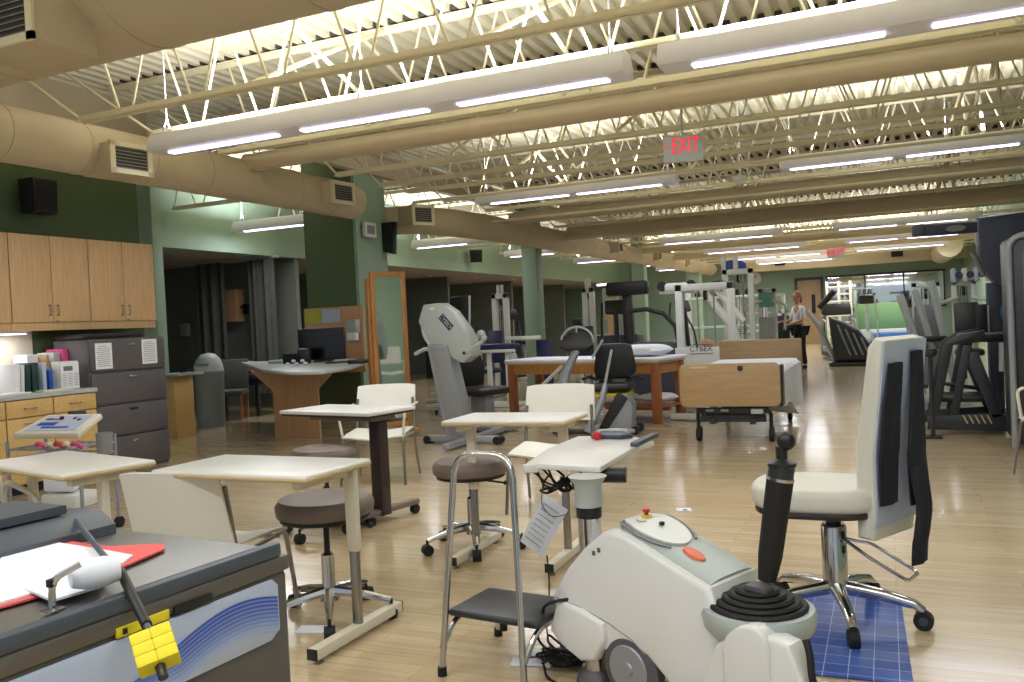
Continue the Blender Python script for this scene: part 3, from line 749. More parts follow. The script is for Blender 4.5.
# clutter
def desk_at(px, py): return atz(px, py, zt)
for i, (px, w_, d_, h_, m, lab) in enumerate(((268, .22, .16, .05, 'lgrey', 'pale tissue box at the left end of the desk'), (283, .2, .2, .14, 'navy', 'dark patterned bag on the desk left of the monitor'),
        (296, .16, .14, .2, 'black', 'black desk phone base beside the monitor'), (350, .25, .16, .05, 'black', 'black paper tray on the desk right of the monitor'))):
    p = desk_at(px, 364.5)
    tag(MB().box((p.x-.05, p.y+.25, zt+h_/2), (w_, d_, h_), .02, rz=.4).build('desk_item', m), lab, 'tissue box' if i == 0 else 'bag' if i == 1 else 'phone' if i == 2 else 'tray')
for o in [o for o in COL.objects if o.name.startswith('desk_item')]:
    o.name = {'tissue box': 'tissue_box', 'bag': 'patterned_bag', 'phone': 'desk_phone', 'tray': 'paper_tray'}[o['category']]
p = desk_at(288, 366)
for i in range(5):
    q = Vector((p.x-.1+.07*i, p.y+.12+.03*(i % 2), zt+.02+.035*(i % 2)))
    tag(MB().sph(q, .03, (1, 1, .7), 10).build('sample_pot', 'paper'), '%s small white pot from the left in the row on the desk front' % ORD[i], 'pot', 'white pots on the desk')
# keyboard
p = desk_at(335, 364)
tag(MB().box((p.x-.1, p.y+.3, zt+.012), (.42, .15, .02), .006, rz=.4).build('keyboard', 'black'), 'black keyboard lying before the dark monitor', 'keyboard')
# standing mirror
a = aty(369, 273, 9.1); b_ = aty(405, 274, 9.1); c = aty(377, 388, 9.1)
t = thing('standing_mirror', 'tall oak-framed dressing mirror standing right of the pier', 'mirror', (( a.x+b_.x)/2, 9.1, 0), .95)
wm = (b_.x-a.x)*.9; hm = a.z-.12
b = MB()
for s in (-1, 1): b.box((s*(wm/2-.03), 0, hm/2+.12), (.06, .05, hm), .008)
b.box((0, 0, .15), (wm-.1, .045, .06), .006).box((0, 0, hm+.09), (wm-.1, .045, .06), .006)
b.box((-wm/2-.01, .07, hm/2+.1), (.03, .1, hm-.1), .005)
b.build('frame', 'pine', t)
MB().box((0, 0, hm/2+.12), (wm-.1, .02, hm-.1)).build('mirror_glass', 'mirror', t)
for s in (-1, 1):
    MB().box((s*(wm/2-.03), 0, .07), (.07, .5, .05), .01).build('foot', 'pine', t)

# ================================================================ FOREGROUND
# stainless moist-heat tank
ca, cb = atz(286, 550, .85), atz(0, 652, .85)          # right far corner and a point along the front rim
ang = math.atan2(cb.y-ca.y, cb.x-ca.x) + PI
t = thing('moist_heat_tank', 'stainless steel moist heat tank with wave-printed side, bottom left corner', 'tank', (ca.x, ca.y, 0), ang)
# local frame: x runs along the wave side (0 = far right corner, negative towards the viewer), y away to the left
TL, TD = 1.25, .82
B1 = MB().box((-TL/2, TD/2, .46), (TL, TD, .7), .012).build('tank_body', 'ssdark', t)
MB().box((-TL/2, TD/2, .825), (TL+.012, TD+.012, .035), .008).build('rim_band', 'ssdark', t)
lid = MB().box((-TL/2-.005, TD/2, .85), (TL-.03, TD-.02, .022), .006).build('lid', 'sstop', t)
MB().box((-TL/2, .012, .857), (TL-.03, .03, .03), .006).build('rubber_strip', 'rim', lid)
MB().prism([(.0, .86), (.14, .86), (.14, .915), (.05, .915), (.0, .885)], -TL+.05, -.05, 'x', .006).xf(Matrix.Translation((0, .5, 0))).build('hinge_rail', 'rim', t)
MB().prism([(.0, .92), (.2, .92), (.2, .94), (.0, .94)], -TL+.05, -.12, 'x', .008).xf(Matrix.Translation((0, .58, 0))).build('hinge_cover', 'rim', t)
# wave panel on the y=0 face
pan = MB().prism([(-TL+.03, .672), (-.06, .672), (-.035, .69), (-.035, .785), (-.05, .8), (-TL+.03, .8)], -.006, .001, 'y', .002).build('printed_panel', 'wavepan', t)
def wave_pts():
    me = bmesh.new(); uv = me.loops.layers.uv.new('UVMap'); n = 70; m_ = 10; g = []
    for i in range(n+1):
        x = -TL+.035 + (TL-.075)*i/n
        top_ = .742+.038*math.sin(x*9.5+3.0); lo_ = max(.676, top_-.075)
        g.append([(me.verts.new((x, -.0075, top_+(lo_-top_)*j/m_)), i/n, j/m_) for j in range(m_+1)])
    for i in range(n):
        for j in range(m_):
            q = (g[i][j], g[i+1][j], g[i+1][j+1], g[i][j+1]); f = me.faces.new([v[0] for v in q])
            for l, v in zip(f.loops, q): l[uv].uv = (v[1], v[2])
    bmesh.ops.recalc_face_normals(me, faces=me.faces)
    mesh = bpy.data.meshes.new('wave_print'); me.to_mesh(mesh); me.free(); mesh.materials.append(M['wave'])
    o = bpy.data.objects.new('wave_print', mesh); COL.objects.link(o); o.parent = pan
wave_pts()
tg = MB().box((-.37, -.006, .812), (.11, .006, .018), .001).build('yellow_label', 'yellow', t)
MB().box((-.41, -.0105, .812), (.008, .003, .01)).build('label_symbol', 'black', tg)
MB().box((-.26, -.007, .815), (.09, .01, .014), .002).build('latch', 'black', t)
for (x, y) in ((-.08, .08), (-.08, TD-.08), (-TL+.08, .08), (-TL+.08, TD-.08)):
    k = MB().box((x, y, .085), (.03, .03, .06)).build('caster_stem', 'steel', t); MB().cyl((x-.015, y, .05), (x+.015, y, .05), .05).build('caster_wheel', 'rubber', k)
MB().tube(fillet([(-.0, .1, .55), (.03, .1, .56), (.03, .4, .56), (0, .4, .55)], .02), .01).build('end_handle', 'steel', t)
TM = t.matrix_basis.copy() if False else Matrix.Translation((ca.x, ca.y, 0)) @ Matrix.Rotation(ang, 4, 'Z')
zl = .866
def on_tank(px, py, z=zl): return atz(px, py, z)
# red folder and papers
P_ = lambda pts, z: [(on_tank(x, y, z).x, on_tank(x, y, z).y) for x, y in pts]
tag(MB().prism(P_([(-18, 618), (2, 553), (37, 538), (110, 548), (163, 545), (165, 550), (128, 566), (60, 592), (0, 609)], zl), zl, zl+.004, 'z').build('coral_folder', 'coral'), 'coral red folder lying open on the tank lid', 'folder')
tag(MB().prism(P_([(-18, 612), (2, 557), (37, 541), (100, 551), (133, 557), (122, 565), (50, 590), (0, 605)], zl+.004), zl+.0045, zl+.009, 'z').build('loose_sheet', 'paper'), 'white sheets lying on the coral folder', 'paper')
tag(MB().prism(P_([(25, 590), (60, 575), (110, 575), (100, 588), (52, 602)], zl+.01), zl+.0095, zl+.014, 'z').build('loose_sheet', 'paper'), 'folded white sheet nearest the rolled towel on the tank', 'paper')
a, b_ = on_tank(70, 578, zl+.045), on_tank(118, 568, zl+.045)
t = thing('rolled_cloth', 'white rolled cloth held by the black strap on the tank', 'cloth', a)
MB().tube([(0, 0, 0), (b_-a)*.3, (b_-a)*.7, b_-a], [.018, .026, .027, .022], 14).build('roll', 'sheet', t)
# little lever with chrome end (clip)
p = on_tank(53, 612, zl)
t = thing('hasp_clip', 'small chrome clip standing on the tank lid by the papers', 'clip', p)
MB().tube(fillet([(0, 0, 0), (0, 0, .055), (.03, .035, .075)], .02), .006).build('rod', 'chrome', t)
MB().box((0, 0, .003), (.03, .03, .006), .002).build('base_plate', 'steel', t)
MB().box((0, 0, .05), (.013, .013, .014), .002).build('collar', 'black', t)
# black bent lever with yellow foam grip
pts = [on_tank(75, 520, zl+.05), on_tank(69, 508, zl+.09), on_tank(98, 548, zl+.085), on_tank(120, 575, zl+.06)]
f1 = on_tank(120, 575, zl+.06); e1 = Vector((on_tank(140, 626, .8).x, on_tank(140, 626, .8).y, .8)); 
p0 = aty(72, 515, 1.45); p1 = aty(104, 556, 1.22); p2 = aty(121, 572, 1.14); p3 = aty(150, 632, 1.02); p4 = aty(163, 676, .985)
t = thing('lid_lever', 'black strap lever with a bright yellow foam grip hanging over the tank side', 'lever', p2)
q = [v-p2 for v in (p0, p1, p2, p3)]
MB().tube(fillet(q, .02), .0062, 8).build('lever_rod', 'rim', t)
MB().tube([q[2]-(q[3]-q[2]).normalized()*.005, q[2]+(q[3]-q[2])*.9], .009, 10).build('sleeve', 'black', t)
d = (p4-p3).normalized(); g0 = (p3-p2)-d*.002
rot = d.to_track_quat('Z', 'Y').to_matrix().to_4x4()
gp = MB()
for i in range(2):
    for j in range(3): gp.box(((i-.5)*.0285, 0, .013+j*.0205), (.029, .034, .021), .0025)
gp.xf(Matrix.Translation(p3-p2) @ rot @ Matrix.Rotation(.25, 4, 'Z') @ Matrix.Diagonal((1.1, 1, 1.05, 1))).build('foam_grip', 'yellow', t)
MB().cyl(p3-p2+d*.06, p3-p2+d*.09, .008).build('tip', 'brown', t)
b = MB().tube(fillet([p0-p2, p0-p2+Vector((-.05, .02, -.02)), p0-p2+Vector((-.1, .03, -.06)), p0-p2+Vector((-.07, .04, -.1))], .03), .008, 8).build('hinge_loop', 'black', t)

# ---- overbed tables
def overbed(name, lab, center, rz, L, D, z, style, base_dx=None, foot_dy=0, topm='lam', group='overbed tables'):
    t = thing(name, lab, 'table', (center[0], center[1], 0), rz, group)
    if style == 'dark':
        MB().box((0, 0, z-.012), (L, D, .024), .006).build('tabletop', topm, t)
        MB().box((0, 0, z-.03), (L-.02, D-.02, .02), .004).build('edge_band', 'brown', t)
        MB().box((.05, 0, z-.055), (L*.7, D*.5, .04), .006).build('under_frame', 'taupe', t)
        MB().box((L/2-.14, 0, z/2), (.1, .085, z-.12), .006).build('column', 'brown', t)
        b = MB().box((L/2-.14, 0, .085), (.06, D+.25, .035), .006).box((L/2-.3, 0, .085), (.35, .06, .035), .006); b.build('base_frame', 'taupe', t)
        for (x, y) in ((L/2-.14, D/2+.1), (L/2-.14, -D/2-.1), (L/2-.45, D/2-.08), (L/2-.45, -D/2+.08)):
            c = MB().box((x, y, .065), (.02, .02, .03)).build('caster_fork', 'steel', t); MB().cyl((x-.02, y, .034), (x+.02, y, .034), .033).build('caster_wheel', 'rubber', c)
        MB().box((L/2-.28, 0, .085), (.35, D-.1, .03), .006).build('base_bar', 'taupe', t)
    else:
        MB().box((0, 0, z-.011), (L, D, .022), .009, seg=3).build('tabletop', topm, t)
        MB().box((0, 0, z-.018), (L+.006, D+.006, .022), .01, seg=3).build('edge_band', 'edge', t)
        legs = [L/2-.1] if style == 'one' else [L/2-.08, -L/2+.08]
        for x in legs:
            MB().box((x, 0, z-.05), (.05, D*.7, .035), .005).build('under_rail', 'offw', t)
            MB().box((x, foot_dy, .45), (.055, .035, z*2-.08-.9 if False else z-.4), .006, ).xf(Matrix.Translation((0, 0, (z+.4)/2-.47))).build('upper_leg', 'offw', t)
            MB().box((x, foot_dy, .25), (.04, .026, .42), .004).build('lower_leg', 'steel', t)
            f = MB().box((x, foot_dy, .045), (.05, .62, .045), .005).build('floor_bar', 'offw', t)
            for s in (-1, 1):
                MB().box((x, foot_dy+s*.312, .045), (.05, .008, .046), .003).build('end_cap', 'black', f)
                MB().lathe([(0, 0), (.018, 0), (.018, .008), (.006, .012), (.006, .03), (0, .03)], (x, foot_dy+s*.27, 0), 12).build('levelling_foot', 'steel', f)
    return t
tA = [atz(*p, .78) for p in ((153, 462), (80, 475), (58, 450), (0, 464))]
# table A: corners right, front, back
A = Vector(((tA[0].x+tA[3].x)/2, (tA[1].y+tA[2].y)/2-.02, 0))
overbed('overbed_table', 'white-topped overbed table standing farthest left, before the therapy cart', (-3.55, 2.79), -.24, .86, .42, .78, 'two')
overbed('overbed_table', 'white-topped overbed table between the cream chair back and the brown stool', (-2.44, 2.85), -.03, .82, .43, .78, 'one', foot_dy=.2)
overbed('overbed_table', 'overbed table with dark brown edge, column and wheeled base', (-3.5, 5.0), -.2, .88, .46, .785, 'dark')
overbed('overbed_table', 'white-topped overbed table beyond the chrome step stool rail', (-1.93, 4.38), .02, .72, .43, .8, 'two')

# ---- swivel stools
def stool(lab, loc, rz, zs, m='taupe', r=.225):
    t = thing('swivel_stool', lab, 'stool', loc, rz, 'taupe swivel stools')
    MB().lathe([(0, zs-.09), (r-.03, zs-.09), (r-.004, zs-.075), (r, zs-.05), (r, zs-.03), (r-.02, zs-.004), (r-.06, zs+.006), (0, zs+.01)], n=36).build('seat_cushion', m, t)
    MB().lathe([(r-.035, zs-.1), (r-.02, zs-.1), (r-.02, zs-.088), (0, zs-.088), (0, zs-.11), (r-.06, zs-.11)], n=36).build('seat_pan', 'black', t)
    MB().cyl((0, 0, .27), (0, 0, zs-.1), .014).build('gas_rod', 'black', t)
    MB().lathe([(0, .09), (.045, .09), (.035, .13), (.03, .15), (.03, .3), (.02, .31), (0, .31)]).build('cylinder', 'chrome', t)
    MB().cyl((.05, 0, zs-.12), (.2, .0, zs-.14), .006).sph((.21, 0, zs-.14), .014).build('lift_lever', 'black', t)
    for k in range(5):
        a = 2*PI*k/5; c, s_ = math.cos(a), math.sin(a)
        l = MB().tube([(c*.02, s_*.02, .13), (c*.15, s_*.15, .115), (c*.29, s_*.29, .085)], [.026, .02, .014], 8).build('base_leg', 'chrome', t)
        w = MB().cyl((c*.29-s_*.024, s_*.29+c*.024, .032), (c*.29+s_*.024, s_*.29-c*.024, .032), .032, n=18).cyl((c*.29, s_*.29, .03), (c*.29, s_*.29, .09), .008)
        w.build('caster', 'rubber', l)
    return t
stool('taupe swivel stool right in front, beside the nearest table leg', (-2.4, 3.22, 0), .3, .57)
stool('taupe swivel stool behind the chrome step stool rail', (-2.29, 4.5, 0), .2, .53)
stool('taupe swivel stool half hidden behind the nearest white table', (-3.42, 4.62, 0), .9, .57)

# ---- cream stacking chairs
def stack_chair(lab, loc, rz, sh=.45, bh=.83, arms=False, m='ivory', w=.5, b0=.17):
    t = thing('stacking_chair', lab, 'chair', loc, rz, 'cream stacking chairs')
    # faces -y ; back at +y
    def seat(u, v):
        x = (u-.5)*w*.94; y = -.22+v*.42
        return (x, y, sh+.012*math.cos(u*2*PI)-.03*max(0, .25-v)*4*.35+.02*(v-.5))
    MB().grid(seat, 14, 10, .012).build('seat', m, t)
    def back(u, v):
        x = (u-.5)*w*(.98-.03*v); z = sh+b0+(bh-sh-b0)*v
        return (x, .235+.09*v-.09*math.cos((u-.5)*PI)*-.35-.0, z-(.012*(abs(u-.5)*2)**4 if v > .9 else 0))
    MB().grid(back, 14, 8, .014).build('backrest', m, t)
    for s in (-1, 1):
        x = s*w*.47
        MB().tube(fillet([(x*1.06, -.26, .01), (x, -.2, sh-.02), (x, .18, sh-.03)], .04), .0115).build('front_leg', 'steel', t)
        MB().tube(fillet([(x*1.06, .3, .01), (x, .2, sh-.05), (x, .232, sh+.1), (x*.96, .258, sh+.28)], .05), .0115).build('rear_leg', 'steel', t)
        if arms:
            MB().tube(fillet([(x, -.2, sh-.02), (x*1.12, -.22, sh+.21), (x*1.12, .25, sh+.23)], .06), .012).build('arm_rail', 'offw', t)
    MB().cyl((-w*.46, -.15, sh-.035), (w*.46, -.15, sh-.035), .01).cyl((-w*.46, .18, sh-.035), (w*.46, .18, sh-.035), .01).build('seat_rails', 'steel', t)
    return t
# near chair seen from behind (back towards viewer)
stack_chair('cream chair seen from behind, pushed under the nearest tables', (-2.83, 2.98, 0), PI+.16, .42, .77, False, w=.5, b0=.02)
c = stack_chair('cream chair with seat visible behind the dark-edged overbed table', (-4.1, 6.33, 0), .3, .43, .83, True, w=.56)
stack_chair('cream chair facing the viewer behind the white-topped table at centre', (-2.2, 5.6, 0), .1, .43, .86, False, w=.54)
c = atz(1006, 455, 0)
stack_chair('cream chair cut off by the right edge of the picture', (1.17, 7.5, 0), -1.9, .45, .97, True, w=.5)
# wire framed chair at left edge
t = thing('tube_arm_chair', 'cream tube-framed armchair at the left edge behind the tank', 'chair', (-3.98, 2.55, 0), PI/2-.3)
for s in (-1, 1):
    x = s*.27
    MB().tube(fillet([(x, -.25, .01), (x, -.23, .62), (x, .2, .66), (x, .27, .01)], .09), .014).build('side_frame', 'offw', t)
MB().box((0, 0, .43), (.5, .46, .05), .02).build('seat', 'nblue', t)
MB().box((0, .25, .72), (.5, .04, .3), .02, rx=-.12).build('backrest', 'ivory', t)
MB().cyl((-.27, -.2, .36), (.27, -.2, .36), .011).cyl((-.27, .22, .36), (.27, .22, .36), .011).build('cross_rails', 'offw', t)
MB().tube(fillet([(-.27, .24, .55), (-.27, .3, .86), (.27, .3, .86), (.27, .24, .55)], .05), .012).build('back_frame', 'offw', t)

# ---- chrome step stool with hand rail
a = atz(450, 680, .0); b_ = aty(530, 690, 2.78)
t = thing('step_stool', 'chrome step stool with black rubber step and tall hand rail', 'step stool', (-1.38, 2.95, 0), -.12)
hl = .17
R = MB().tube(fillet([(-hl-.02, -.17, .02), (-hl+.04, -.1, .84), (hl-.05, -.1, .84), (hl, -.17, .02)], .09, 8), .0125, 12).build('hand_rail', 'chrome', t)
MB().tube(fillet([(-hl-.02, -.165, .1), (-hl, -.1, .2), (-hl+.01, .18, .2), (-hl-.04, .27, .02)], .05), .011).build('side_tube', 'chrome', t)
MB().tube(fillet([(hl, -.165, .1), (hl+.02, -.1, .2), (hl+.02, .18, .2), (hl+.06, .27, .02)], .05), .011).build('side_tube', 'chrome', t)
MB().box((.01, .03, .225), (.4, .3, .028), .02, seg=3).build('step_plate', 'bmetal', t)
for (x, y) in ((-hl-.02, -.17), (hl, -.17), (-hl-.04, .27), (hl+.06, .27)):
    MB().lathe([(0, 0), (.018, 0), (.017, .035), (0, .035)], (x, y, 0), 12).build('rubber_tip', 'rubber', t)
MB().cyl((0, -.02, .15), (0, -.02, .21), .015).build('lock_knob', 'black', t)

# ---- board stand with computer mouse, wires and paper
zE = .78
e0, e1, e2, e3 = atz(524, 462, zE), atz(604, 468, zE), atz(578, 437, zE), atz(632, 446, zE)
cE = (e0+e1+e2+e3)/4
t = thing('equipment_stand', 'white board on a chrome column with cables and paper hanging below', 'stand', (cE.x, cE.y, 0))
L = lambda px, py, z=zE: atz(px, py, z)-Vector((cE.x, cE.y, 0))
poly = [(L(*p).x, L(*p).y) for p in ((526, 463), (600, 467), (632, 448), (654, 441), (632, 436), (578, 436), (548, 448))]
MB().prism(poly, zE-.022, zE, 'z', .005).build('board', 'lam', t)
p = L(588, 480)
col0 = (L(587, 470).x, L(587, 470).y)
MB().cyl((*col0, .06), (*col0, zE-.1), .042, n=24).build('column', 'chrome', t)
MB().cyl((*col0, zE-.17), (*col0, zE-.13), .046).build('clamp_ring', 'black', t)
MB().lathe([(0, zE-.13), (.05, zE-.13), (.05, zE-.05), (.07, zE-.022), (0, zE-.022)], (*col0, 0)).build('board_mount', 'lgrey', t)
MB().lathe([(0, 0), (.075, 0), (.07, .03), (.045, .06), (0, .06)], (*col0, 0)).build('base_disc', 'dgrey', t)
p = L(612, 478, zE-.06); MB().cyl((p.x-.05, p.y, zE-.05), (p.x+.05, p.y+.02, zE-.05), .03).build('side_knob', 'black', t)
p = L(526, 466); MB().box((p.x+.01, p.y+.01, zE-.01), (.05, .03, .03), .004, rz=.6).box((p.x-.0, p.y+.07, zE-.02), (.04, .04, .03), .004, rz=.4).build('clip_handle', 'white', t)
# device on board
def ad(px, py, z=zE): return atz(px, py, z)
p = ad(612, 438)
d = thing('pointing_device', 'blue grey mouse-like handset with white rim on the board', 'handset', (p.x, p.y, zE), .1)
MB().prism([(-.09, -.03), (.05, -.05), (.1, -.015), (.05, .04), (-.06, .05), (-.1, .01)], 0, .022, 'z', .008).build('body', 'nblue', d)
MB().tube(arc((0, 0, .025), .07, .1, PI*1.1, 12, 'xy'), .01, 8).build('rim', 'lgrey', d)
p = ad(597, 440)
tag(MB().sph((p.x, p.y, zE+.02), .021, n=14).build('red_knob', 'red'), 'small red ball resting on the left of the board', 'ball')
a, b_ = ad(634, 447), ad(655, 437)
tag(MB().box(((a.x+b_.x)/2, (a.y+b_.y)/2, zE+.01), ((b_-a).length, .035, .02), .004, rz=math.atan2(b_.y-a.y, b_.x-a.x)).build('remote_control', 'rim'), 'slim dark remote at the right corner of the board', 'remote')
# cables
def wire(pts, r=.004): return MB().tube(fillet([Vector(p) for p in pts], .06, 4), r, 6)
q = lambda px, py, Y=3.15: aty(px, py, Y)
cb = MB()
random.seed(3)
for k in range(5):
    pts = [q(530+6*k, 468)]
    for j in range(5): pts.append(q(538+random.uniform(0, 38), 478+random.uniform(-6, 16), 3.15+random.uniform(-.05, .08)))
    pts.append(q(572, 478)); cb.tube(fillet(pts, .03, 4), .0045, 6)
tag(cb.build('cable_bundle', 'rubber'), 'tangle of black cables hanging under the white board', 'cable')
# paper
a = q(545, 498, 3.12)
t = thing('hanging_paper', 'printed white sheet hanging on a wire below the white board', 'paper', a)
P = [q(545, 494, 3.12), q(568, 510, 3.16), q(543, 558, 3.14), q(520, 541, 3.1)]; P = [v-a for v in P]
MB().grid(lambda u, v: tuple((P[0]*(1-u)+P[1]*u)*(1-v)+(P[3]*(1-u)+P[2]*u)*v+Vector((0, -.012*math.sin(v*PI), 0))), 6, 6, .001).build('sheet', 'paper', t)
b = MB()
for i in range(8):
    v = .12+i*.1; A_ = (P[0]*.85+P[1]*.15)*(1-v)+(P[3]*.85+P[2]*.15)*v; B_ = (P[0]*.2+P[1]*.8)*(1-v)+(P[3]*.2+P[2]*.8)*v
    o_ = Vector((0, -.0145-.012*math.sin(v*PI), 0)); b.tube([A_+o_, B_+o_], .0014, 4)
b.build('print_lines', 'ink', t)
MB().tube(fillet([q(543, 480)-a, q(541, 505, 3.1)-a, q(552, 518, 3.1)-a, q(568, 514, 3.12)-a], .05), .002, 5).build('hook_wire', 'black', t)
tag(MB().tube(fillet([q(547, 555), q(550, 590), q(546, 630), atz(552, 655, .01)], .08, 6), .003, 6).build('thin_cable', 'rubber'), 'thin black cable dropping from the white board to the floor', 'cable')
# floor cables
random.seed(11)
c = atz(562, 662, .02); cb = MB()
for k in range(4):
    pts = [c+Vector((random.uniform(-.11, .13), random.uniform(-.1, .12), random.uniform(0, .06))) for _ in range(8)]
    cb.tube(fillet(pts, .05, 5), .005, 6)
cb.tube(fillet([aty(575, 598, 2.9), aty(545, 603, 2.85), atz(536, 640, .05), c], .08, 6), .006, 6)
cb.tube(fillet([c, atz(540, 650, .01), atz(548, 682, .01), atz(590, 690, .01)], .08, 6), .005, 6)
tag(cb.build('floor_cable_coil', 'rubber'), 'black power cord coiled on the floor by the robot', 'cord')
p = atz(567, 664, 0)
tag(MB().box((p.x, p.y, .03), (.13, .08, .05), .012, rz=.4).build('power_adapter', 'brown'), 'brown black power adapter inside the floor cord coil', 'adapter')
for i, (px, py, lab) in enumerate(((545, 655, 'white floor plate left of the cord coil'), (684, 510, 'small pale floor sticker in the aisle'), (528, 662, 'white floor plate behind the step stool rail foot'), (312, 630, 'pale paper scrap on the floor under the nearest stool'))):
    p = atz(px, py, 0); tag(MB().box((p.x, p.y, .003), (.13 if i != 1 else .1, .09, .005), .002, rz=.3).build('floor_plate', 'paper'), lab, 'plate')
tag(MB().box((atz(685, 511, 0).x, atz(685, 511, 0).y, .008), (.03, .015, .004)).build('sticker_mark', 'cabblue'), 'tiny blue mark on the pale floor sticker', 'mark')

# ---- rehabilitation robot
RA = -.42; RP = Vector((-.86, 2.78, 0)); RU = Vector((math.cos(RA), math.sin(RA), 0)); RN = Vector((-math.sin(RA), math.cos(RA), 0))
RWD = .29
t = thing('rehab_robot', 'white wheeled rehabilitation robot body, front right', 'robot', RP, RA)
def rh(px, py, dn=0.):
    """robot-local (along, up) of a point seen on the side plane shifted dn into depth"""
    r = ray(px, py); o = Vector((0, 0, CAM_H)); k = (RP+RN*dn-o).dot(RN)/r.dot(RN); p = o+r*k-RP
    return p.dot(RU), p.z
sil = [(551, 600), (554, 588), (566, 568), (582, 548), (598, 534), (608, 530), (622, 534), (640, 545), (680, 571), (720, 597), (745, 612), (758, 621),
       (775, 632), (800, 645), (815, 690), (818, 712), (790, 722), (700, 722), (675, 705), (664, 680), (646, 658), (626, 650), (608, 654), (598, 650), (575, 630), (560, 620)]
prof = [(rh(x, y)[0], max(.035, rh(x, y)[1])) for x, y in sil]
ya, yb = 0, RWD
main = [(rh(x, y)[0], max(.035, rh(x, y)[1])) for x, y in sil[:9]+[(708, 589), (722, 640), (722, 722)]+sil[17:]]
MB().prism(main, ya, yb, 'y', .024, 3).build('body_shell', 'robot', t)
side = [(rh(x, y)[0], max(.035, rh(x, y)[1])) for x, y in [(724, 640), (736, 634), (748, 630), (758, 630), (775, 632), (796, 642), (812, 682), (816, 712), (760, 722), (700, 700)]]
MB().prism(side, ya-.045, ya+.035, 'y', .012, 3).build('side_arm_cover', 'robot', t)
MB().tube([(rh(px, py)[0], ya-.001, rh(px, py)[1]) for px, py in ((556, 597), (580, 607), (610, 624), (632, 640), (645, 654))], .0022, 5).build('seam_line', 'grey', t)
fl = [rh(x, y, -.02) for x, y in ((556, 600), (580, 610), (602, 624), (604, 640), (594, 662), (580, 662), (560, 645), (549, 630))]
MB().prism(fl, ya-.02, ya+.03, 'y', .015, 3).build('front_fender', 'robot', t)
def topz(x):
    pr = prof[2:14]
    for (xa, za), (xb, zb) in zip(pr, pr[1:]):
        if xa <= x <= xb: return za+(zb-za)*(x-xa)/(xb-xa)
    return pr[-1][1] if x > pr[-1][0] else pr[0][1]
x0, x1 = prof[4][0]+.01, rh(706, 588)[0]
def deckf(u, v):
    x = x0+(x1-x0)*u; wv = (yb-ya)-.05
    e = math.sin(min(1, u*4+.12)*PI/2)
    return (x, (ya+yb)/2+(v-.5)*wv*e, topz(x)+.012-.01*abs(2*v-1)**4)
MB().grid(deckf, 30, 10, .014).build('grey_deck', 'robotg', t)
pc = rh(640, 545)[0]-.02; PX0, PX1 = x0+.02, x0+.26
def panf(u, v):
    x = PX0+(PX1-PX0)*u; wv = .2*math.sqrt(max(.02, 1-(2*u-1)**2*.98))
    return (x, (ya+yb)/2+.0+(v-.5)*wv, topz(x)+.022)
pn = MB().grid(panf, 18, 8, .008).build('control_panel', 'white', t)
MB().tube([(PX0+(PX1-PX0)*(.5-.56*math.cos(a)), (ya+yb)/2+.118*math.sin(a), topz(PX0+(PX1-PX0)*(.5-.56*math.cos(a)))+.014) for a in [-PI*.8+1.6*PI*i/20 for i in range(21)]], .006, 6).build('panel_groove', 'grey', t)
x = x0+.075; yc = (ya+yb)/2+.02
MB().lathe([(0, 0), (.018, 0), (.018, .006), (0, .006)], (x, yc, topz(x)+.023), 16).build('stop_button_base', 'yellow', pn)
MB().lathe([(.008, 0), (.008, .01), (.014, .014), (.012, .022), (0, .024)], (x, yc, topz(x)+.029), 16).build('stop_button', 'red', pn)
x = x0+.15; MB().box((x, (ya+yb)/2+.01, topz(x)+.03), (.016, .014, .012), .002).build('key_switch', 'black', pn)
x = x0+.1; MB().tube(arc((x, (ya+yb)/2-.03, topz(x)+.026), .02, 3.4, 6, 8, 'xy'), .002, 5).build('label_arc', 'grey', pn)
x = x0+.31; sl = math.atan2(topz(x+.03)-topz(x-.03), .06)
MB().lathe([(0, 0), (.036, 0), (.033, .008), (0, .011)], (0, 0, 0), 24).xf(Matrix.Translation((x, (ya+yb)/2-.03, topz(x)+.012)) @ Matrix.Rotation(-sl, 4, 'Y') @ Matrix.Diagonal((1.25, .75, 1, 1))).build('orange_pad', 'orange', t)
for px, py in ((594, 553), (599, 550)):
    v = rh(px, py); MB().box((v[0], ya-.002, v[1]), (.012, .006, .016), .002).build('side_stud', 'dgrey', t)
WX, WZ = rh(629, 684); bc0 = rh(770, 690)[0]
WPROF = [(0, -.03), (.07, -.032), (.1, -.032), (.118, -.02), (.124, 0), (.118, .02), (.1, .03), (0, .03)]
for (wx, wy) in ((WX, .03), (WX, RWD-.03)):
    wl = MB().lathe(WPROF, (wx, wy, .125), 36, 'Y').build('wheel', 'dgrey', t)
    if wy < .1: MB().lathe([(0, -.04), (.02, -.04), (.024, -.034), (.078, -.037), (.084, -.03), (0, -.02)], (wx, wy, .125), 36, 'Y').build('hub_cap', 'alu', wl)
for wy in (.06, .22): MB().cyl((bc0+.0, wy-.015, .03), (bc0, wy+.015, .03), .03).build('front_caster', 'rubber', t)
lb = [rh(748+23*math.cos(a), 648-24*math.sin(a), -.04) for a in [PI*1.05-PI*1.1*k/14 for k in range(15)]]+[rh(773, 700, -.04), rh(728, 700, -.04)]
MB().prism(lb, ya-.062, ya+.04, 'y', .012, 3).build('side_lobe', 'robot', t)
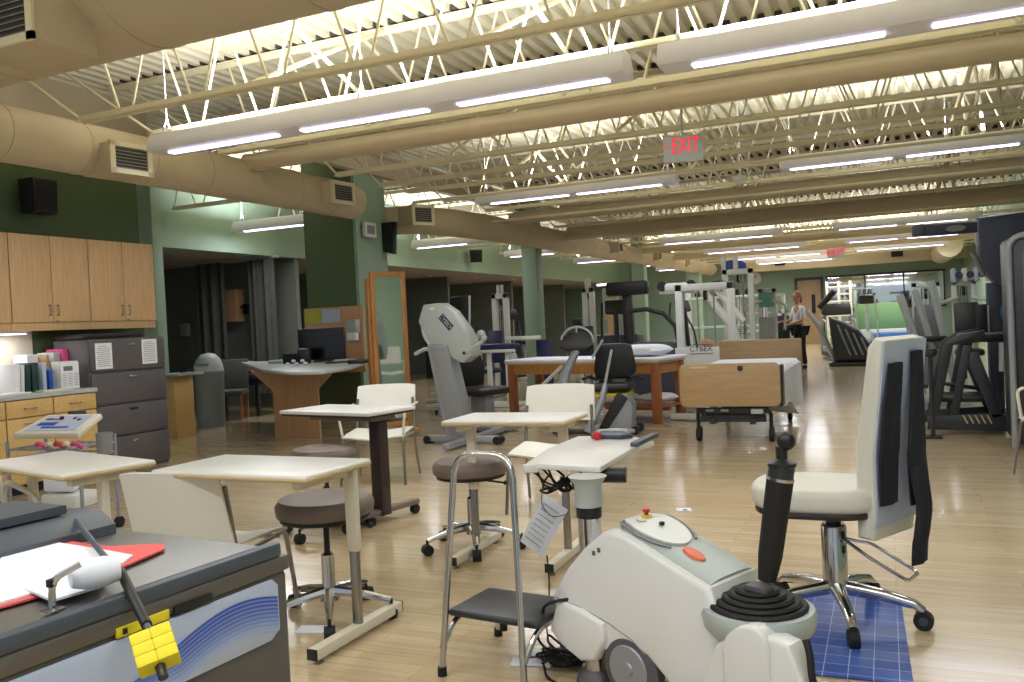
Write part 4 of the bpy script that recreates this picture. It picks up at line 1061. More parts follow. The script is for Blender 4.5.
# bellows housing at the low end of the body
bw = atz(760, 602, .5)
for i in range(400):                      # where the sight line meets the middle of the machine
    w_ = atz(758, 604, .62-i*.001)
    if (w_-RP).dot(RN) > .115: bw = w_; break
bl_ = bw-RP; bc = (bl_.dot(RU), bl_.dot(RN)); ZB = bw.z-.455
off = RP
def rl(v): v = v-RP; return Vector((v.dot(RU), v.dot(RN), v.z))
MB().lathe([(0, .02), (.095, .02), (.1, .18), (.105, .24+ZB), (.112, .30+ZB), (.13, .345+ZB), (.168, .39+ZB), (.176, .43+ZB), (.168, .448+ZB), (.152, .45+ZB), (0, .45+ZB)], (*bc, 0), 40).build('bellows_housing', 'robotg', t)
pr = [(0, .448), (.15, .448)]
for k in range(5):
    r = .15-.021*k; z = .45+.011*k
    pr += [(r, z), (r+.002, z+.006), (r-.004, z+.013), (r-.016, z+.011)]
pr += [(.035, .515), (0, .515)]
MB().lathe(pr, (*bc, ZB), 40).build('bellows', 'rubber', t)
MB().box((bc[0]+.02, bc[1]-.02, .515+ZB), (.07, .055, .02), .004).build('collar_block', 'dgrey', t)
JY_ = bw.y
a = aty(767, 580, JY_); b_ = aty(780, 480, JY_); c_ = aty(782, 466, JY_); e_ = aty(786, 441, JY_)
MB().tube([rl(a), rl(a+(b_-a)*.25), rl(a+(b_-a)*.6), rl(b_)], [.028, .037, .039, .041], 16).build('arm_sleeve', 'rubber', t)
MB().cyl(rl(b_), rl(c_), .039).build('arm_head', 'bmetal', t)
MB().cyl(rl(b_), rl(b_+(c_-b_)*.22), .042).build('chrome_ring', 'chrome', t)
MB().lathe([(0, 0), (.043, 0), (.043, .01), (.018, .024), (.018, .06), (0, .06)], rl(c_), 20).build('neck', 'black', t)
MB().sph(rl(e_), .028, (1, 1, 1.05), 18).build('ball_grip', 'black', t)
MB().box((bc[0]+.14, bc[1]-.04, .2), (.02, .05, .14), .004).build('side_connector', 'brown', t)
tag(MB().tube(fillet([aty(806, 640, 2.5), aty(810, 655, 2.48), aty(812, 680, 2.46), aty(820, 700, 2.46)], .04), .011, 8).build('black_plug', 'rubber'), 'black connector plug hanging beside the bellows housing', 'plug')

# ---- hydraulic ivory chair with straps
t = thing('hydraulic_chair', 'ivory high-backed hydraulic chair on a five-star chrome base', 'chair', (-.235, 3.83, 0))
def seatp(sc, z): return [(sc*.31*math.cos(a)*(1 if math.cos(a) < 0 else .9)-.03, sc*.22*math.sin(a)*1.0) for a in [2*PI*i/28 for i in range(28)]]
def superel(rx_, ry_, n=28, e=.75): return [(rx_*abs(math.cos(a))**e*(1 if math.cos(a) > 0 else -1), ry_*abs(math.sin(a))**e*(1 if math.sin(a) > 0 else -1)) for a in [2*PI*i/n for i in range(n)]]
MB().prism([(x-.06, y) for x, y in superel(.27, .23)], .49, .59, 'z', .035, 4).build('seat_cushion', 'ivory', t)
MB().prism([(x-.06, y) for x, y in superel(.255, .215)], .465, .495, 'z', .01).build('seat_pan', 'brown', t)
MB().lathe([(0, .12), (.052, .12), (.052, .4), (.045, .41), (0, .41)]).build('outer_column', 'chrome', t)
MB().cyl((0, 0, .4), (0, 0, .47), .03).build('piston', 'bmetal', t)
MB().box((.04, -.036, .37), (.014, .012, .03)).box((.04, -.036, .31), (.014, .012, .03)).build('valve', 'black', t)
for k, a in enumerate((-.12, -1.34, -2.6, 2.42, 1.15)):
    c, s_ = math.cos(a), math.sin(a); Lr = .335
    l = MB().tube([(c*.03, s_*.03, .14), (c*.18, s_*.18, .125), (c*.3, s_*.3, .1), (c*Lr, s_*Lr, .075)], [.032, .026, .021, .018], 10).build('base_leg', 'chrome', t)
    w = MB().cyl((c*Lr-s_*.02, s_*Lr+c*.02, .038), (c*Lr+s_*.02, s_*Lr-c*.02, .038), .038, n=20).box((c*Lr, s_*Lr, .07), (.03, .03, .02), .004)
    cc = w.build('caster', 'rubber', l); MB().cyl((c*Lr-s_*.022, s_*Lr+c*.022, .038), (c*Lr+s_*.022, s_*Lr-c*.022, .038), .018, n=16).build('caster_hub', 'nblue', cc)
MB().tube(fillet([(.05, -.02, .35), (.15, -.04, .34), (.32, -.1, .25), (.28, -.16, .23), (.14, -.11, .3), (.05, -.05, .35)], .02), .007, 8).build('pump_pedal', 'chrome', t)
# backrest: tall slab, slightly reclined, seen edge-on at 3/4
bk = thing('tmp', 'x', 'x'); bpy.data.objects.remove(bk)
BR = Matrix.Translation((.205, -.0, .38)) @ Matrix.Rotation(-.5, 4, 'Z') @ Matrix.Rotation(.05, 4, 'Y')
prof_b = [(-.035, 0), (.035, -.0), (.05, .12), (.038, .35), (.06, .6), (.075, .81), (.03, .82), (.0, .78), (-.02, .6), (-.05, .35), (-.04, .12)]
MB().prism(prof_b, -.17, .17, 'y', .025, 4).xf(BR).build('backrest', 'ivory', t)
def bx(z):
    pr = [(0, .035), (.12, .05), (.35, .038), (.6, .06), (.81, .075), (.9, .08)]
    for (za, xa), (zb, xb) in zip(pr, pr[1:]):
        if za <= z <= zb: return xa+(xb-xa)*(z-za)/(zb-za)
    return pr[0][1]
MB().grid(lambda u, v: (bx(.06+.73*v)+.004, (u-.5)*.33, .06+.745*v), 4, 16, .006).xf(BR).build('back_panel', 'wavepan', t)
MB().box((-.06, 0, .06), (.16, .06, .03), .005).xf(BR).build('back_bracket', 'steel', t)
def strap(lab, pts, w):
    t2 = thing('navy_strap', lab, 'strap', (0, 0, 0), 0, 'navy straps over the ivory chair back')
    t2.matrix_world = Matrix.Translation((-.235, 3.83, 0)) @ BR
    n = 18
    def f(u, v):
        k = v*(len(pts)-1); i = min(int(k), len(pts)-2); fr = k-i; fr = fr*fr*(3-2*fr)
        (y0, z0, o0, w0), (y1, z1, o1, w1) = pts[i], pts[i+1]
        z = z0+(z1-z0)*fr; ww = w*(w0+(w1-w0)*fr)
        return (bx(max(0, z))+.016+o0+(o1-o0)*fr+.006*math.sin(u*PI*2+v*5), y0+(y1-y0)*fr+(u-.5)*ww, z)
    MB().grid(f, 6, n, .007).build('webbing', 'navy', t2)
strap('left wide navy strap hanging down the ivory chair back', [(-.09, .72, 0, .8), (-.1, .55, .0, 1), (-.09, .35, .01, 1.1), (-.1, .15, .01, 1.0)], .13)
strap('right navy strap falling in a fold down the ivory chair back', [(.07, .76, 0, .8), (.07, .6, .01, .9), (.05, .35, .05, 1.3), (.06, .14, .06, 1.5)], .11)
strap('long thin navy strap hanging lowest behind the ivory chair', [(.02, .3, .06, 1.0), (.02, .15, .08, 1), (.02, .0, .09, 1), (.02, -.1, .09, 1)], .12)
# blue grid mat
c4 = [atz(*p, 0) for p in ((818, 668), (890, 681), (905, 600), (800, 600))]
tag(MB().box((-.18, 3.68, .004), (.42, .95, .008), .002, rz=.03).build('floor_mat', 'grid'), 'glossy blue grid-patterned mat under the ivory hydraulic chair', 'mat')

# ================================================================ MIDDLE OF THE HALL
# hospital bed
t = thing('hospital_bed', 'hospital bed with oak footboard and white sheet in the aisle', 'bed', (-1.47, 8.72, 0), .0)
def rrect(w, z0, z1, r): return [(x, z) for cx_, cz_, a0 in ((w/2-r, z1-r, 0), (-w/2+r, z1-r, PI/2), (-w/2+r, z0+r, PI), (w/2-r, z0+r, 1.5*PI)) for x, z in [(cx_+r*math.cos(a0+PI/2*k/5), cz_+r*math.sin(a0+PI/2*k/5)) for k in range(6)]]
MB().prism(rrect(1.0, .385, .82, .06), -.018, .018, 'y', .006).build('footboard', 'oak', t)
MB().box((-.3, -.02, .785), (.17, .006, .02), .002).build('board_label', 'edge', t)
MB().lathe([(0, -.02), (.028, -.02), (.028, 0), (0, 0)], (.12, -.018, .77), 16, 'Y').build('crank_socket', 'black', t)
MB().box((.02, 2.25, .76), (1.0, .035, .44), .016, seg=3).build('headboard', 'oak', t)
MB().box((0, 1.12, .66), (.86, 2.1, .14), .04, seg=3).build('mattress', 'sheet', t)
def sheetf(u, v):
    # bed sheet draped over the right side
    s = u*1.45
    if s < .9: x, z = -.45+s, .745
    elif s < .96: x, z = .45+(s-.9)*.8, .745-(s-.9)*.6
    else: x, z = .5+.02*math.sin(v*30), .71-(s-.96)*1.0
    return (x+.03*math.sin(v*9)*max(0, s-.95), (.3+v*1.9), max(z, .28+.1*math.sin(v*5+1)))
MB().grid(sheetf, 24, 20, .012).build('draped_sheet', 'sheet', t)
b = MB()
for s in (-1, 1): b.box((s*.38, 1.1, .42), (.05, 2.1, .06), .006)
for y in (.1, .6, 1.1, 1.6, 2.1): b.box((0, y, .42), (.76, .04, .04), .004)
b.box((0, .12, .33), (.72, .05, .06), .004).box((0, .3, .28), (.6, .05, .05)).box((0, 1.9, .28), (.6, .05, .05))
b.box((0, .16, .245), (.66, .04, .07), .004).box((-.2, .5, .22), (.05, .8, .06)).box((.2, .5, .22), (.05, .8, .06)).box((0, .95, .3), (.5, .06, .12)).tube([(-.3, .12, .3), (-.1, .9, .42)], .02).tube([(.3, .12, .3), (.1, .9, .42)], .02)
b.build('bed_frame', 'bmetal', t)
for i in range(4): MB().box((-.22+.15*i, .09, .335), (.08, .02, .025), .003).build('frame_label', 'lgrey', t) if i != 2 else None
MB().box((-.42, .12, .39), (.14, .1, .05), .008).build('pedal', 'steel', t)
MB().box((.49, .16, .58), (.04, .22, .42), .015).build('side_rail', 'bmetal', t)
MB().box((.26, .06, .33), (.12, .08, .05), .006).build('brake_box', 'lgrey', t)
for s in (-1, 1):
    for y in (.22, 2.0):
        MB().tube(fillet([(s*.3, y, .32), (s*.37, y, .3), (s*.37, y, .12)], .04), .02).build('leg', 'bmetal', t)
        c = MB().cyl((s*.37-.022, y+.03, .075), (s*.37+.022, y+.03, .075), .075, n=22).build('caster_wheel', 'rubber', t)
# treatment plinth
PL = Vector((-4.85, 10.85, 0)); PR = Vector((-2.6, 10.3, 0)); d = PR-PL; ang = math.atan2(d.y, d.x); PLn = d.length
t = thing('treatment_table', 'wooden treatment table with white top and cherry legs', 'table', PL, ang)
MB().box((PLn/2, .36, .8), (PLn+.1, .78, .05), .02, seg=3).build('padded_top', 'sheet', t)
MB().box((PLn/2, .36, .765), (PLn+.06, .74, .02), .003).build('top_board', 'edge', t)
MB().box((PLn/2, .03, .69), (PLn-.06, .03, .14), .003).box((PLn/2, .69, .69), (PLn-.06, .03, .14), .003).box((.03, .36, .69), (.03, .66, .14)).box((PLn-.03, .36, .69), (.03, .66, .14)).build('apron', 'pine', t)
for (x, y) in ((.04, .04), (PLn-.04, .04), (.04, .68), (PLn-.04, .68)):
    MB().box((x, y, .38), (.1, .1, .76), .006).build('leg', 'redwood', t)
MB().box((PLn-.5, .36, .2), (1.0, .6, .03), .004).box((PLn-.5, .36, .16), (.95, .05, .06)).build('lower_shelf', 'redwood', t)
PM = Matrix.Translation(PL) @ Matrix.Rotation(ang, 4, 'Z')
def pillow(lab, c, L_, D_, H_, m='sheet', rz=0):
    mx = PM
    v = mx @ Vector(c)
    t2 = thing('pillow', lab, 'pillow', v, ang+rz)
    def f(u, w):
        x = (u-.5)*2; y = (w-.5)*2; k = max(0, (1-x**4))*max(0, (1-y**4))
        return (x*L_/2*(1-.05*y*y), y*D_/2*(1-.05*x*x), H_/2*k**.5)
    b = MB().grid(f, 16, 12); b.grid(lambda u, w: (f(u, w)[0], f(u, w)[1], -f(u, w)[2]*.8), 16, 12)
    bmesh.ops.remove_doubles(b.bm, verts=b.bm.verts, dist=.001); bmesh.ops.recalc_face_normals(b.bm, faces=b.bm.faces)
    b.build('pillow_case', m, t2, sharp=80); return t2
pillow('white pillow on the right end of the treatment table', (PLn-.38, .36, .90), .68, .5, .16)
pillow('pale yellow pillow on the shelf under the treatment table', (PLn-.75, .3, .29), .5, .42, .14, 'ivory', .2)
pillow('white pillow beneath the right end of the treatment table', (PLn-.22, .4, .29), .4, .42, .12, 'sheet', -.2)
pillow('brown cushion at the far left under the treatment table', (.5, .5, .07), .45, .4, .12, 'tan')
tag(MB().box(PM @ Vector((PLn-.75, .32, .37)), (.34, .28, .05), .015, rz=ang).build('folded_towel', 'yellow'), 'yellow green towel on the pillow below the treatment table', 'towel')

# recumbent cross trainer
c = atz(600, 430, 0)
t = thing('recumbent_stepper', 'recumbent cross trainer with black seat before the treatment table', 'exercise machine', (-3.05, 9.45, 0), .1)
G = lambda px, py, Y: (lambda v: Vector((v.x+3.05, v.y-9.45, v.z)))(aty(px, py, Y))
MB().prism([(.0, .06), (.36, .06), (.38, .34), (.3, .46), (.16, .3), (.0, .12)], -.14, .14, 'y', .02).build('rear_shell', 'alu', t)
MB().prism([(-.02, .08), (.08, .06), (.33, .42), (.22, .5)], -.17, -.13, 'y', .01).build('footrest', 'black', t)
MB().box((.12, 0, .05), (.56, .36, .05), .015).build('base', 'alu', t)
for s in (-1, 1): MB().cyl((.4, s*.15-.02, .05), (.4, s*.15+.02, .05), .05).build('wheel', 'rubber', t)
MB().box((.08, .25, .52), (.48, .42, .09), .035, seg=3).build('seat', 'black', t)
MB().prism([(-.16, .6), (.3, .6), (.34, .72), (.29, 1.0), (.22, 1.03), (-.08, 1.03), (-.14, 1.0), (-.18, .72)], .42, .5, 'y', .03, 3).build('backrest', 'black', t)
MB().box((.1, .2, .44), (.4, .3, .03), .01).build('seat_slide', 'yellow', t)
MB().box((.2, .25, .3), (.16, .3, .3), .01).build('seat_post', 'bmetal', t)
for s in (0, 1):
    x = -.22 if s == 0 else .34
    MB().tube(fillet([(x+.08, .4, .6), (x+.04, .1, .66), (x-.0, .0, .64)], .06), .02).build('armrest', 'black', t)
MB().tube([G(585, 432, 9.1), G(600, 398, 9.15), G(603, 384, 9.2)], [.045, .04, .035], 10).build('lower_arm', 'alu', t)
MB().cyl(G(602, 388, 9.2), G(609, 350, 9.2), .016).build('upper_arm', 'lgrey', t)
MB().tube([G(562, 392, 9.3), G(566, 372, 9.35), G(577, 350, 9.4)], [.065, .06, .045], 8).build('console_post', 'alu', t)
MB().cyl(G(540, 388, 9.3), G(562, 366, 9.3), .022).build('left_arm', 'lgrey', t)
MB().prism([(-.19, -.06), (-.13, -.09), (.14, -.09), (.2, -.04), (.17, .06), (.08, .12), (-.08, .12), (-.17, .06)], -.05, .05, 'y', .02).xf(Matrix.Translation(G(577, 343, 9.4)) @ Matrix.Rotation(-.3, 4, 'X')).build('console', 'black', t)
MB().tube(arc(G(577, 344, 9.34), .2, .1, PI-.3, 14), .014, 6).build('console_rim', 'lgrey', t)
MB().tube([G(592, 358, 9.4), G(602, 340, 9.4)], .014).build('handle', 'lgrey', t)
MB().box((-.3, -.1, .04), (.55, .12, .05), .01).build('front_foot', 'bmetal', t)

# arm ergometer
O = Vector((-4.42, 8.6, 0))
G = lambda px, py, Y: aty(px, py, Y)-O
t = thing('arm_ergometer', 'arm ergometer with slanted beige head on a grey column', 'exercise machine', O)
hd = [(421, 305), (436, 303), (448, 311), (462, 330), (469, 345), (469, 356), (460, 363), (450, 358), (443, 348), (436, 345), (428, 345), (421, 330), (416, 322)]
P1 = [(G(x+2, y, 8.47).x, G(x+2, y, 8.47).z) for x, y in hd]
MB().prism(P1, -.13, .12, 'y', .012, 2).build('head_housing', 'robotg', t)
lo_ = [G(*p, 8.3) for p in ((444, 333), (438, 323))]
v = G(446, 322, 8.47)
MB().box((v.x, -.132, v.z), (.2, .01, .08), .003, ry=.85).build('name_plate', 'blue', t)
text('CYBEX', .07, 'lgrey', t, (v.x, -.139, v.z), (PI/2, .85, 0))
MB().box((G(432, 309, 8.47).x, -.13, G(432, 309, 8.47).z), (.05, .03, .03), .008).build('top_knob', 'white', t)
a, b_, c, d = G(429, 345, 8.5), G(449, 345, 8.5), G(472, 440, 8.5), G(449, 440, 8.5)
MB().prism([(a.x, a.z), (b_.x, b_.z), (c.x, max(.04, c.z)), (d.x, max(.04, d.z))], -.16, .06, 'y', .012).build('column', 'alu', t)
MB().prism([(a.x+.045, a.z-.02), (b_.x-.01, b_.z-.02), (c.x-.01, .1), (d.x+.045, .1)], -.168, -.158, 'y', .004).build('column_face', 'grey', t)
MB().tube(fillet([G(423, 322, 8.5), G(424, 335, 8.5), G(432, 347, 8.5)], .06), .028, 8).build('neck_brace', 'lgrey', t)
MB().tube([G(415, 354, 8.5), G(425, 349, 8.5), G(434, 350, 8.5)], .024).build('left_crank', 'lgrey', t)
MB().tube([G(466, 352, 8.3), G(483, 341, 8.3)], .022).sph(G(484, 338, 8.3), .035).build('right_crank', 'lgrey', t)
MB().sph(G(464, 353, 8.28), .02).build('crank_bolt', 'black', t)
MB().box((0, -.05, .055), (.9, .1, .07), .01).box((.1, -.35, .055), (.1, .6, .06), .01).box((.1, .3, .055), (.1, .9, .06), .01).build('base_frame', 'alu', t)
for x in (-.44, .44): MB().cyl((x, -.12, .045), (x, .02, .045), .045).build('foot_wheel', 'rubber', t)
# its seat
s = thing('ergometer_seat', 'black seat with winged backrest on rail behind the arm ergometer', 'seat', (atz(482, 391, .5).x, atz(482, 391, .5).y, 0), 1.15)
MB().box((0, 0, .5), (.52, .5, .1), .04, seg=3).build('cushion', 'black', s)
MB().prism([(-.22, .55), (.22, .55), (.25, .8), (.17, .98), (-.17, .98), (-.25, .8)], .2, .28, 'y', .03).build('backrest', 'black', s)
MB().box((0, 0, .26), (.14, .3, .42), .01).build('seat_post', 'alu', s); MB().box((0, -.1, .06), (.5, .7, .06), .01).build('rail', 'alu', s)
MB().prism([(-.35, .2), (.1, .2), (.08, .52), (-.1, .56), (-.3, .45)], .42, .5, 'y', .02).build('side_guard', 'gcab', s)
# panel with light frame
v0 = aty(448, 297, 11.5); v1 = aty(471, 328, 11.5)
t = thing('tall_back_pad', 'black padded panel with one pale metal side rail', 'pad', ((v0.x+v1.x)/2, 11.5, 0))
w_ = v1.x-v0.x
MB().box((0, 0, (v0.z+v1.z)/2+.0), (w_*.85, .06, v0.z-v1.z), .03).build('pad', 'black', t)
MB().tube(fillet([(w_*.5, 0, v0.z), (w_*.42, 0, v1.z-.02), (-w_*.1, 0, v1.z-.06), (-w_*.1, 0, .1)], .05), .018).build('side_rail', 'lgrey', t)
MB().box((0, 0, .05), (.7, .6, .08), .01).build('base', 'bmetal', t)

# generic parts for weight machines
def gym(lab, pxl, pxr, pyt, Y, depth=1.1, m='white', shroud=False, stack=True, pads='blue', arms=1, tall=0, mid=None, wide=.09, seat=True, sf=.5, tp=None):
    a, b_ = aty(pxl, pyt, Y), aty(pxr, pyt, Y)
    w = b_.x-a.x; h = a.z
    t = thing('weight_machine', lab, 'exercise machine', ((a.x+b_.x)/2, Y, 0))
    f = MB()
    for s in (-1, 1): f.box((s*(w/2-wide/2), 0, h/2), (wide, wide, h), .01)
    f.box((0, 0, h-wide/2), (w, wide, wide), .01).box((0, 0, .05), (w, wide, .08), .01)
    f.box((0, -depth/2, .05), (wide, depth, .07), .01).box((0, -depth*.9, .05), (w*.8, wide, .07), .01)
    f.build('frame', m, t)
    if tall:
        for s in (-1, 1): MB().cyl((s*w*.12, 0, h-.05), (s*w*.12, 0, h+tall), .03).build('top_post', m, t)
    if stack:
        g = MB()
        for k in range(14): g.box((0, .06, .2+k*.05), (w*.5, .14, .046), .003)
        g.build('weight_stack', 'bmetal' if not shroud else 'lgrey', t, kind=None)
        r = MB()
        for s in (-1, 1): r.cyl((s*w*.14, .06, .1), (s*w*.14, .06, h-.08), .011)
        r.cyl((0, .06, .8), (0, .06, h-.08), .005); r.build('guide_rods', 'chrome', t)
        MB().cyl((-.02, .06, h-.16), (.02, .06, h-.16), .07).build('pulley', 'black', t)
    if shroud:
        p = MB().box((0, -.1, .48), (w*1.04, .03, .82), .012).build('shroud_panel', 'white', t)
        q = aty(tp[0], tp[1], Y-.118); tx = q.x-t.location.x; tz = q.z; text('CYBEX', tp[2], 'nblue', p, (tx, -.118, tz), (PI/2, 0, 0))
        e = MB()
        e.box((tx, -.117, tz+tp[2]*.6), (tp[2]*3.3, .004, .008)).box((tx, -.117, tz-tp[2]*.6), (tp[2]*3.3, .004, .008)); e.build('logo_bars', 'nblue', p)
    if seat:
        MB().box((0, -depth*.55, sf), (.36, .42, .09), .03).build('seat_pad', pads, t)
        MB().box((0, -depth*.28, sf+.42), (.32, .09, .6), .03, rx=-.15).build('back_pad', pads, t)
        MB().tube([(0, -depth*.55, .1), (0, -depth*.5, sf)], .035).build('seat_post', m, t)
    if arms:
        for s in (-1, 1):
            q = MB().tube(fillet([(s*.1, -.05, h-.25), (s*.4, -.35, h-.35), (s*.38, -.6, .95)], .12), .028).build('press_arm', m, t)
            MB().cyl((s*.38, -.6, .95), (s*.38, -.75, .93), .022).build('grip', 'black', q)
    return t
gym('white weight tower with navy bench left of the second column', 492, 508, 294, 14.6, 1.2, tall=.16, arms=0, wide=.1)
OB = aty(510, 345, 12.6); OB.z = 0; G = lambda px, py: aty(px, py, 12.6)-OB
t = thing('padded_bench', 'white steel bench with navy pads before the left weight tower', 'bench', OB)
a, b_ = G(482, 351), G(521, 350); zb_ = (a.z+b_.z)/2
MB().box(((a.x+b_.x)/2, -.25, zb_), (b_.x-a.x, .06, .05), .01).build('bench_rail', 'white', t)
MB().box(((a.x+b_.x)/2-.05, .0, zb_+.06), (b_.x-a.x-.1, .42, .1), .02).build('bench_pad', 'blue', t)
c, d = G(498, 339), G(534, 338); zc = (c.z+d.z)/2
MB().box(((c.x+d.x)/2, .3, zc), (d.x-c.x, .05, .06), .01).build('upper_rail', 'white', t)
e = G(535, 345); MB().box((e.x-.0, .4, .62), (.28, .08, .85), .03).build('back_pad', 'blue', t)
for x in (a.x+.05, a.x+.22, b_.x-.15): MB().box((x, -.2, zb_/2), (.07, .07, zb_), .006).build('leg', 'white', t)
MB().box(((a.x+b_.x)/2, 0, .03), (b_.x-a.x, .5, .05), .006).build('foot', 'white', t)
q = G(484, 340); MB().tube(fillet([(q.x-.05, -.1, zb_), (q.x-.12, -.12, q.z), (q.x+.02, -.1, q.z+.12)], .1), .05, 8).build('pivot_arm', 'white', t)
MB().sph((q.x, -.1, q.z+.1), .07).build('pivot', 'white', t)
gym('white weight tower right of the second column', 582, 594, 288, 15.6, 1.1, tall=.18, arms=0, wide=.1)
gym('white shrouded weight machine left of the hospital bed', 675, 734, 285, 11.6, 1.0, shroud=1, arms=0, pads='tan', wide=.1, seat=False, tp=(701, 349, .1))
t = thing('seat_unit', 'tan padded seat with diagonal white press beam behind the left shroud', 'seat', (-2.2, 12.75, 0))
MB().tube([(-.3, 0, 1.75), (.15, 0, 1.1), (.28, 0, .3)], .06, 8).tube([(-.1, 0, 1.72), (.3, 0, 1.2)], .05, 8).build('press_beam', 'white', t)
MB().box((-.1, -.1, .85), (.4, .3, .1), .03, ry=.4).build('tan_pad', 'tan', t); MB().box((-.2, 0, .6), (.5, .4, .09), .03).build('seat_pad', 'blue', t)
MB().box((-.1, 0, .3), (.1, .1, .55)).box((0, 0, .04), (.9, .5, .06), .01).build('base', 'white', t)
MB().lathe([(0, -.05), (.16, -.05), (.16, 0), (0, 0)], (.05, -.1, 1.88), 24, 'Y').xf(Matrix.Translation((-.05, 0, 1.2)) @ Matrix.Diagonal((.9, 1, .3, 1))).build('weight_disc', 'black', t)
t = thing('top_mechanism', 'white pulley block with dark wheels on top of the left shrouded machine', 'pulley block', (-2.62, 11.75, aty(705, 286, 11.6).z-.02))
MB().box((0, 0, .03), (.34, .2, .12), .03).box((0, 0, -.03), (.5, .14, .05), .01).build('block', 'white', t)
for s in (-1, 1): MB().cyl((s*.2, -.09, .05), (s*.2, -.05, .05), .07).build('wheel', 'black', t)
gym('tall white weight machine with blue counter plate, right of the left shroud', 722, 753, 270, 14.5, 1.0, shroud=1, arms=0, pads='blue', wide=.09, tall=.0, seat=False, tp=(738, 330, .1))
v = aty(733, 266, 14.6)
t = thing('blue_counter_plates', 'dark blue plates on two white posts atop the tall white machine', 'plates', (v.x, 14.6, v.z))
MB().lathe([(0, -.05), (.17, -.05), (.17, .05), (0, .05)], (0, .05, -.02), 28, 'Y').xf(Matrix.Diagonal((1.25, 1, .7, 1))).build('plate', 'cabblue', t)
for s in (-1, 1): MB().box((s*.1-.05, -.04, .0), (.08, .06, .34), .01).build('post', 'white', t)
gym('white weight machine with teal label under the far clock', 758, 776, 289, 18.2, .9, shroud=1, arms=1, pads='lgrey', wide=.09, tp=(767, 326, .09))
v = aty(766, 300, 18.1); 
tag(MB().box((v.x, 18.13, v.z), (.3, .02, .3), .01).build('instruction_sign', mat('teal sign', (120, 180, 170))), 'teal instruction sign on the machine under the clock', 'sign')
t = thing('dumbbell_rack', 'white rack with a row of dark grips behind the white machines', 'rack', (-3.7, 22.0, 0))
for z in (.5, 1.0, 1.75):
    MB().box((0, 0, z), (2.0, .35, .05), .006).build('shelf', 'white', t)
for x in (-.95, .95): MB().box((x, 0, .95), (.08, .4, 1.9), .006).build('upright', 'white', t)
for i in range(6):
    tag(MB().cyl((-4.4+.25*i, 21.9, 1.84), (-4.4+.25*i, 22.1, 1.84), .06).cyl((-4.4+.25*i, 21.95, 1.9), (-4.4+.25*i, 22.05, 1.9), .035).build('dumbbell', 'rubber'), '%s small dark weight from the left on the far white rack' % ORD[i], 'dumbbell', 'dark weights on the far white rack')
t = thing('shelf_unit', 'white framed shelf unit with teal items left of the standing person', 'shelf', (-3.15, 24.5, 0))
for x in (-.6, .0, .6): MB().box((x, 0, .9), (.06, .4, 1.8), .006).build('upright', 'white', t)
for z in (.3, .8, 1.3, 1.78): MB().box((0, 0, z), (1.26, .4, .05), .006).build('shelf', 'white', t)
gym('white frame machine just left of the standing person', 778, 789, 310, 21.6, 1.0, arms=1, pads='black', wide=.08)
# row of darker cardio machines
def elliptical(lab, c, rz, s=1.0, m='bmetal', m2='grey'):
    t = thing('elliptical_trainer', lab, 'exercise machine', c, rz)
    MB().prism([(-.2, .05), (.5, .05), (.55, .35), (.3, .6), (0, .62), (-.2, .4)], -.12, .12, 'y', .04, 3).build('drive_shroud', m2, t)
    MB().box((-.3, 0, .05), (1.6, .12, .07), .01).box((.45, 0, .04), (.1, .6, .07), .01).box((-1.05, 0, .04), (.1, .6, .07), .01).build('base_frame', m, t)
    MB().tube([(.2, 0, .55), (.1, 0, 1.5)], .05).build('mast', m, t)
    MB().box((.05, 0, 1.55), (.1, .4, .28), .03, ry=-.4).build('console', 'black', t)
    for s_ in (-1, 1):
        q = MB().tube(fillet([(.25, s_*.26, .35), (.1, s_*.28, 1.0), (-.15, s_*.26, 1.35), (-.1, s_*.24, 1.65)], .15), .024).build('moving_arm', m, t)
        MB().box((-.55, s_*.17, .3), (.42, .16, .05), .02).build('foot_pedal', 'black', t); MB().tube([(-.75, s_*.17, .26), (.2, s_*.2, .3)], .03).build('pedal_bar', m2, t)
    return t
elliptical('black elliptical trainer with tall mast left of the white shrouded machine', (-4.75, 15.8, 0), -1.2)
elliptical('grey elliptical trainer deeper in, behind the black one', (-4.4, 20.0, 0), -.6, m2='lgrey')
elliptical('dark elliptical trainer in front of the left alcove cupboards', (-8.6, 19.4, 0), -1.0)
# upper long dark arm seen beside mast
t = thing('curved_bar_machine', 'dark curved bar machine just left of the white shrouded machine', 'exercise machine', (-3.5, 14.5, 0))
MB().tube([(-.6, 0, 1.45), (-.3, 0, 1.47), (0, 0, 1.38), (.2, 0, 1.15), (.25, 0, .8), (.15, 0, .4)], .04, 10).build('curved_bar', 'bmetal', t)
MB().box((-.2, .1, .45), (.9, .6, .9), .1).build('lower_shroud', 'nblue', t); MB().box((-.65, .1, 1.0), (.16, .2, 1.9), .03).build('mast', 'black', t)
MB().box((-.62, 0, 1.85), (.75, .25, .24), .05).build('head_unit', 'black', t)
# small lilac lit bracket lamp by alcove
v = aty(610, 284, 18.6)
t = thing('bracket_lamp', 'small glowing lilac lamp on a white bracket right of the second column', 'light', v)
MB().box((0, 0, 0), (.6, .1, .04), .01, ry=-.03).build('lens', 'tube', t); MB().box((.12, .05, -.09), (.26, .12, .14), .02).build('bracket', 'white', t)
MB().cyl((.12, .1, -.1), (.12, .1, -v.z), .03).build('stand_pole', 'lgrey', t)
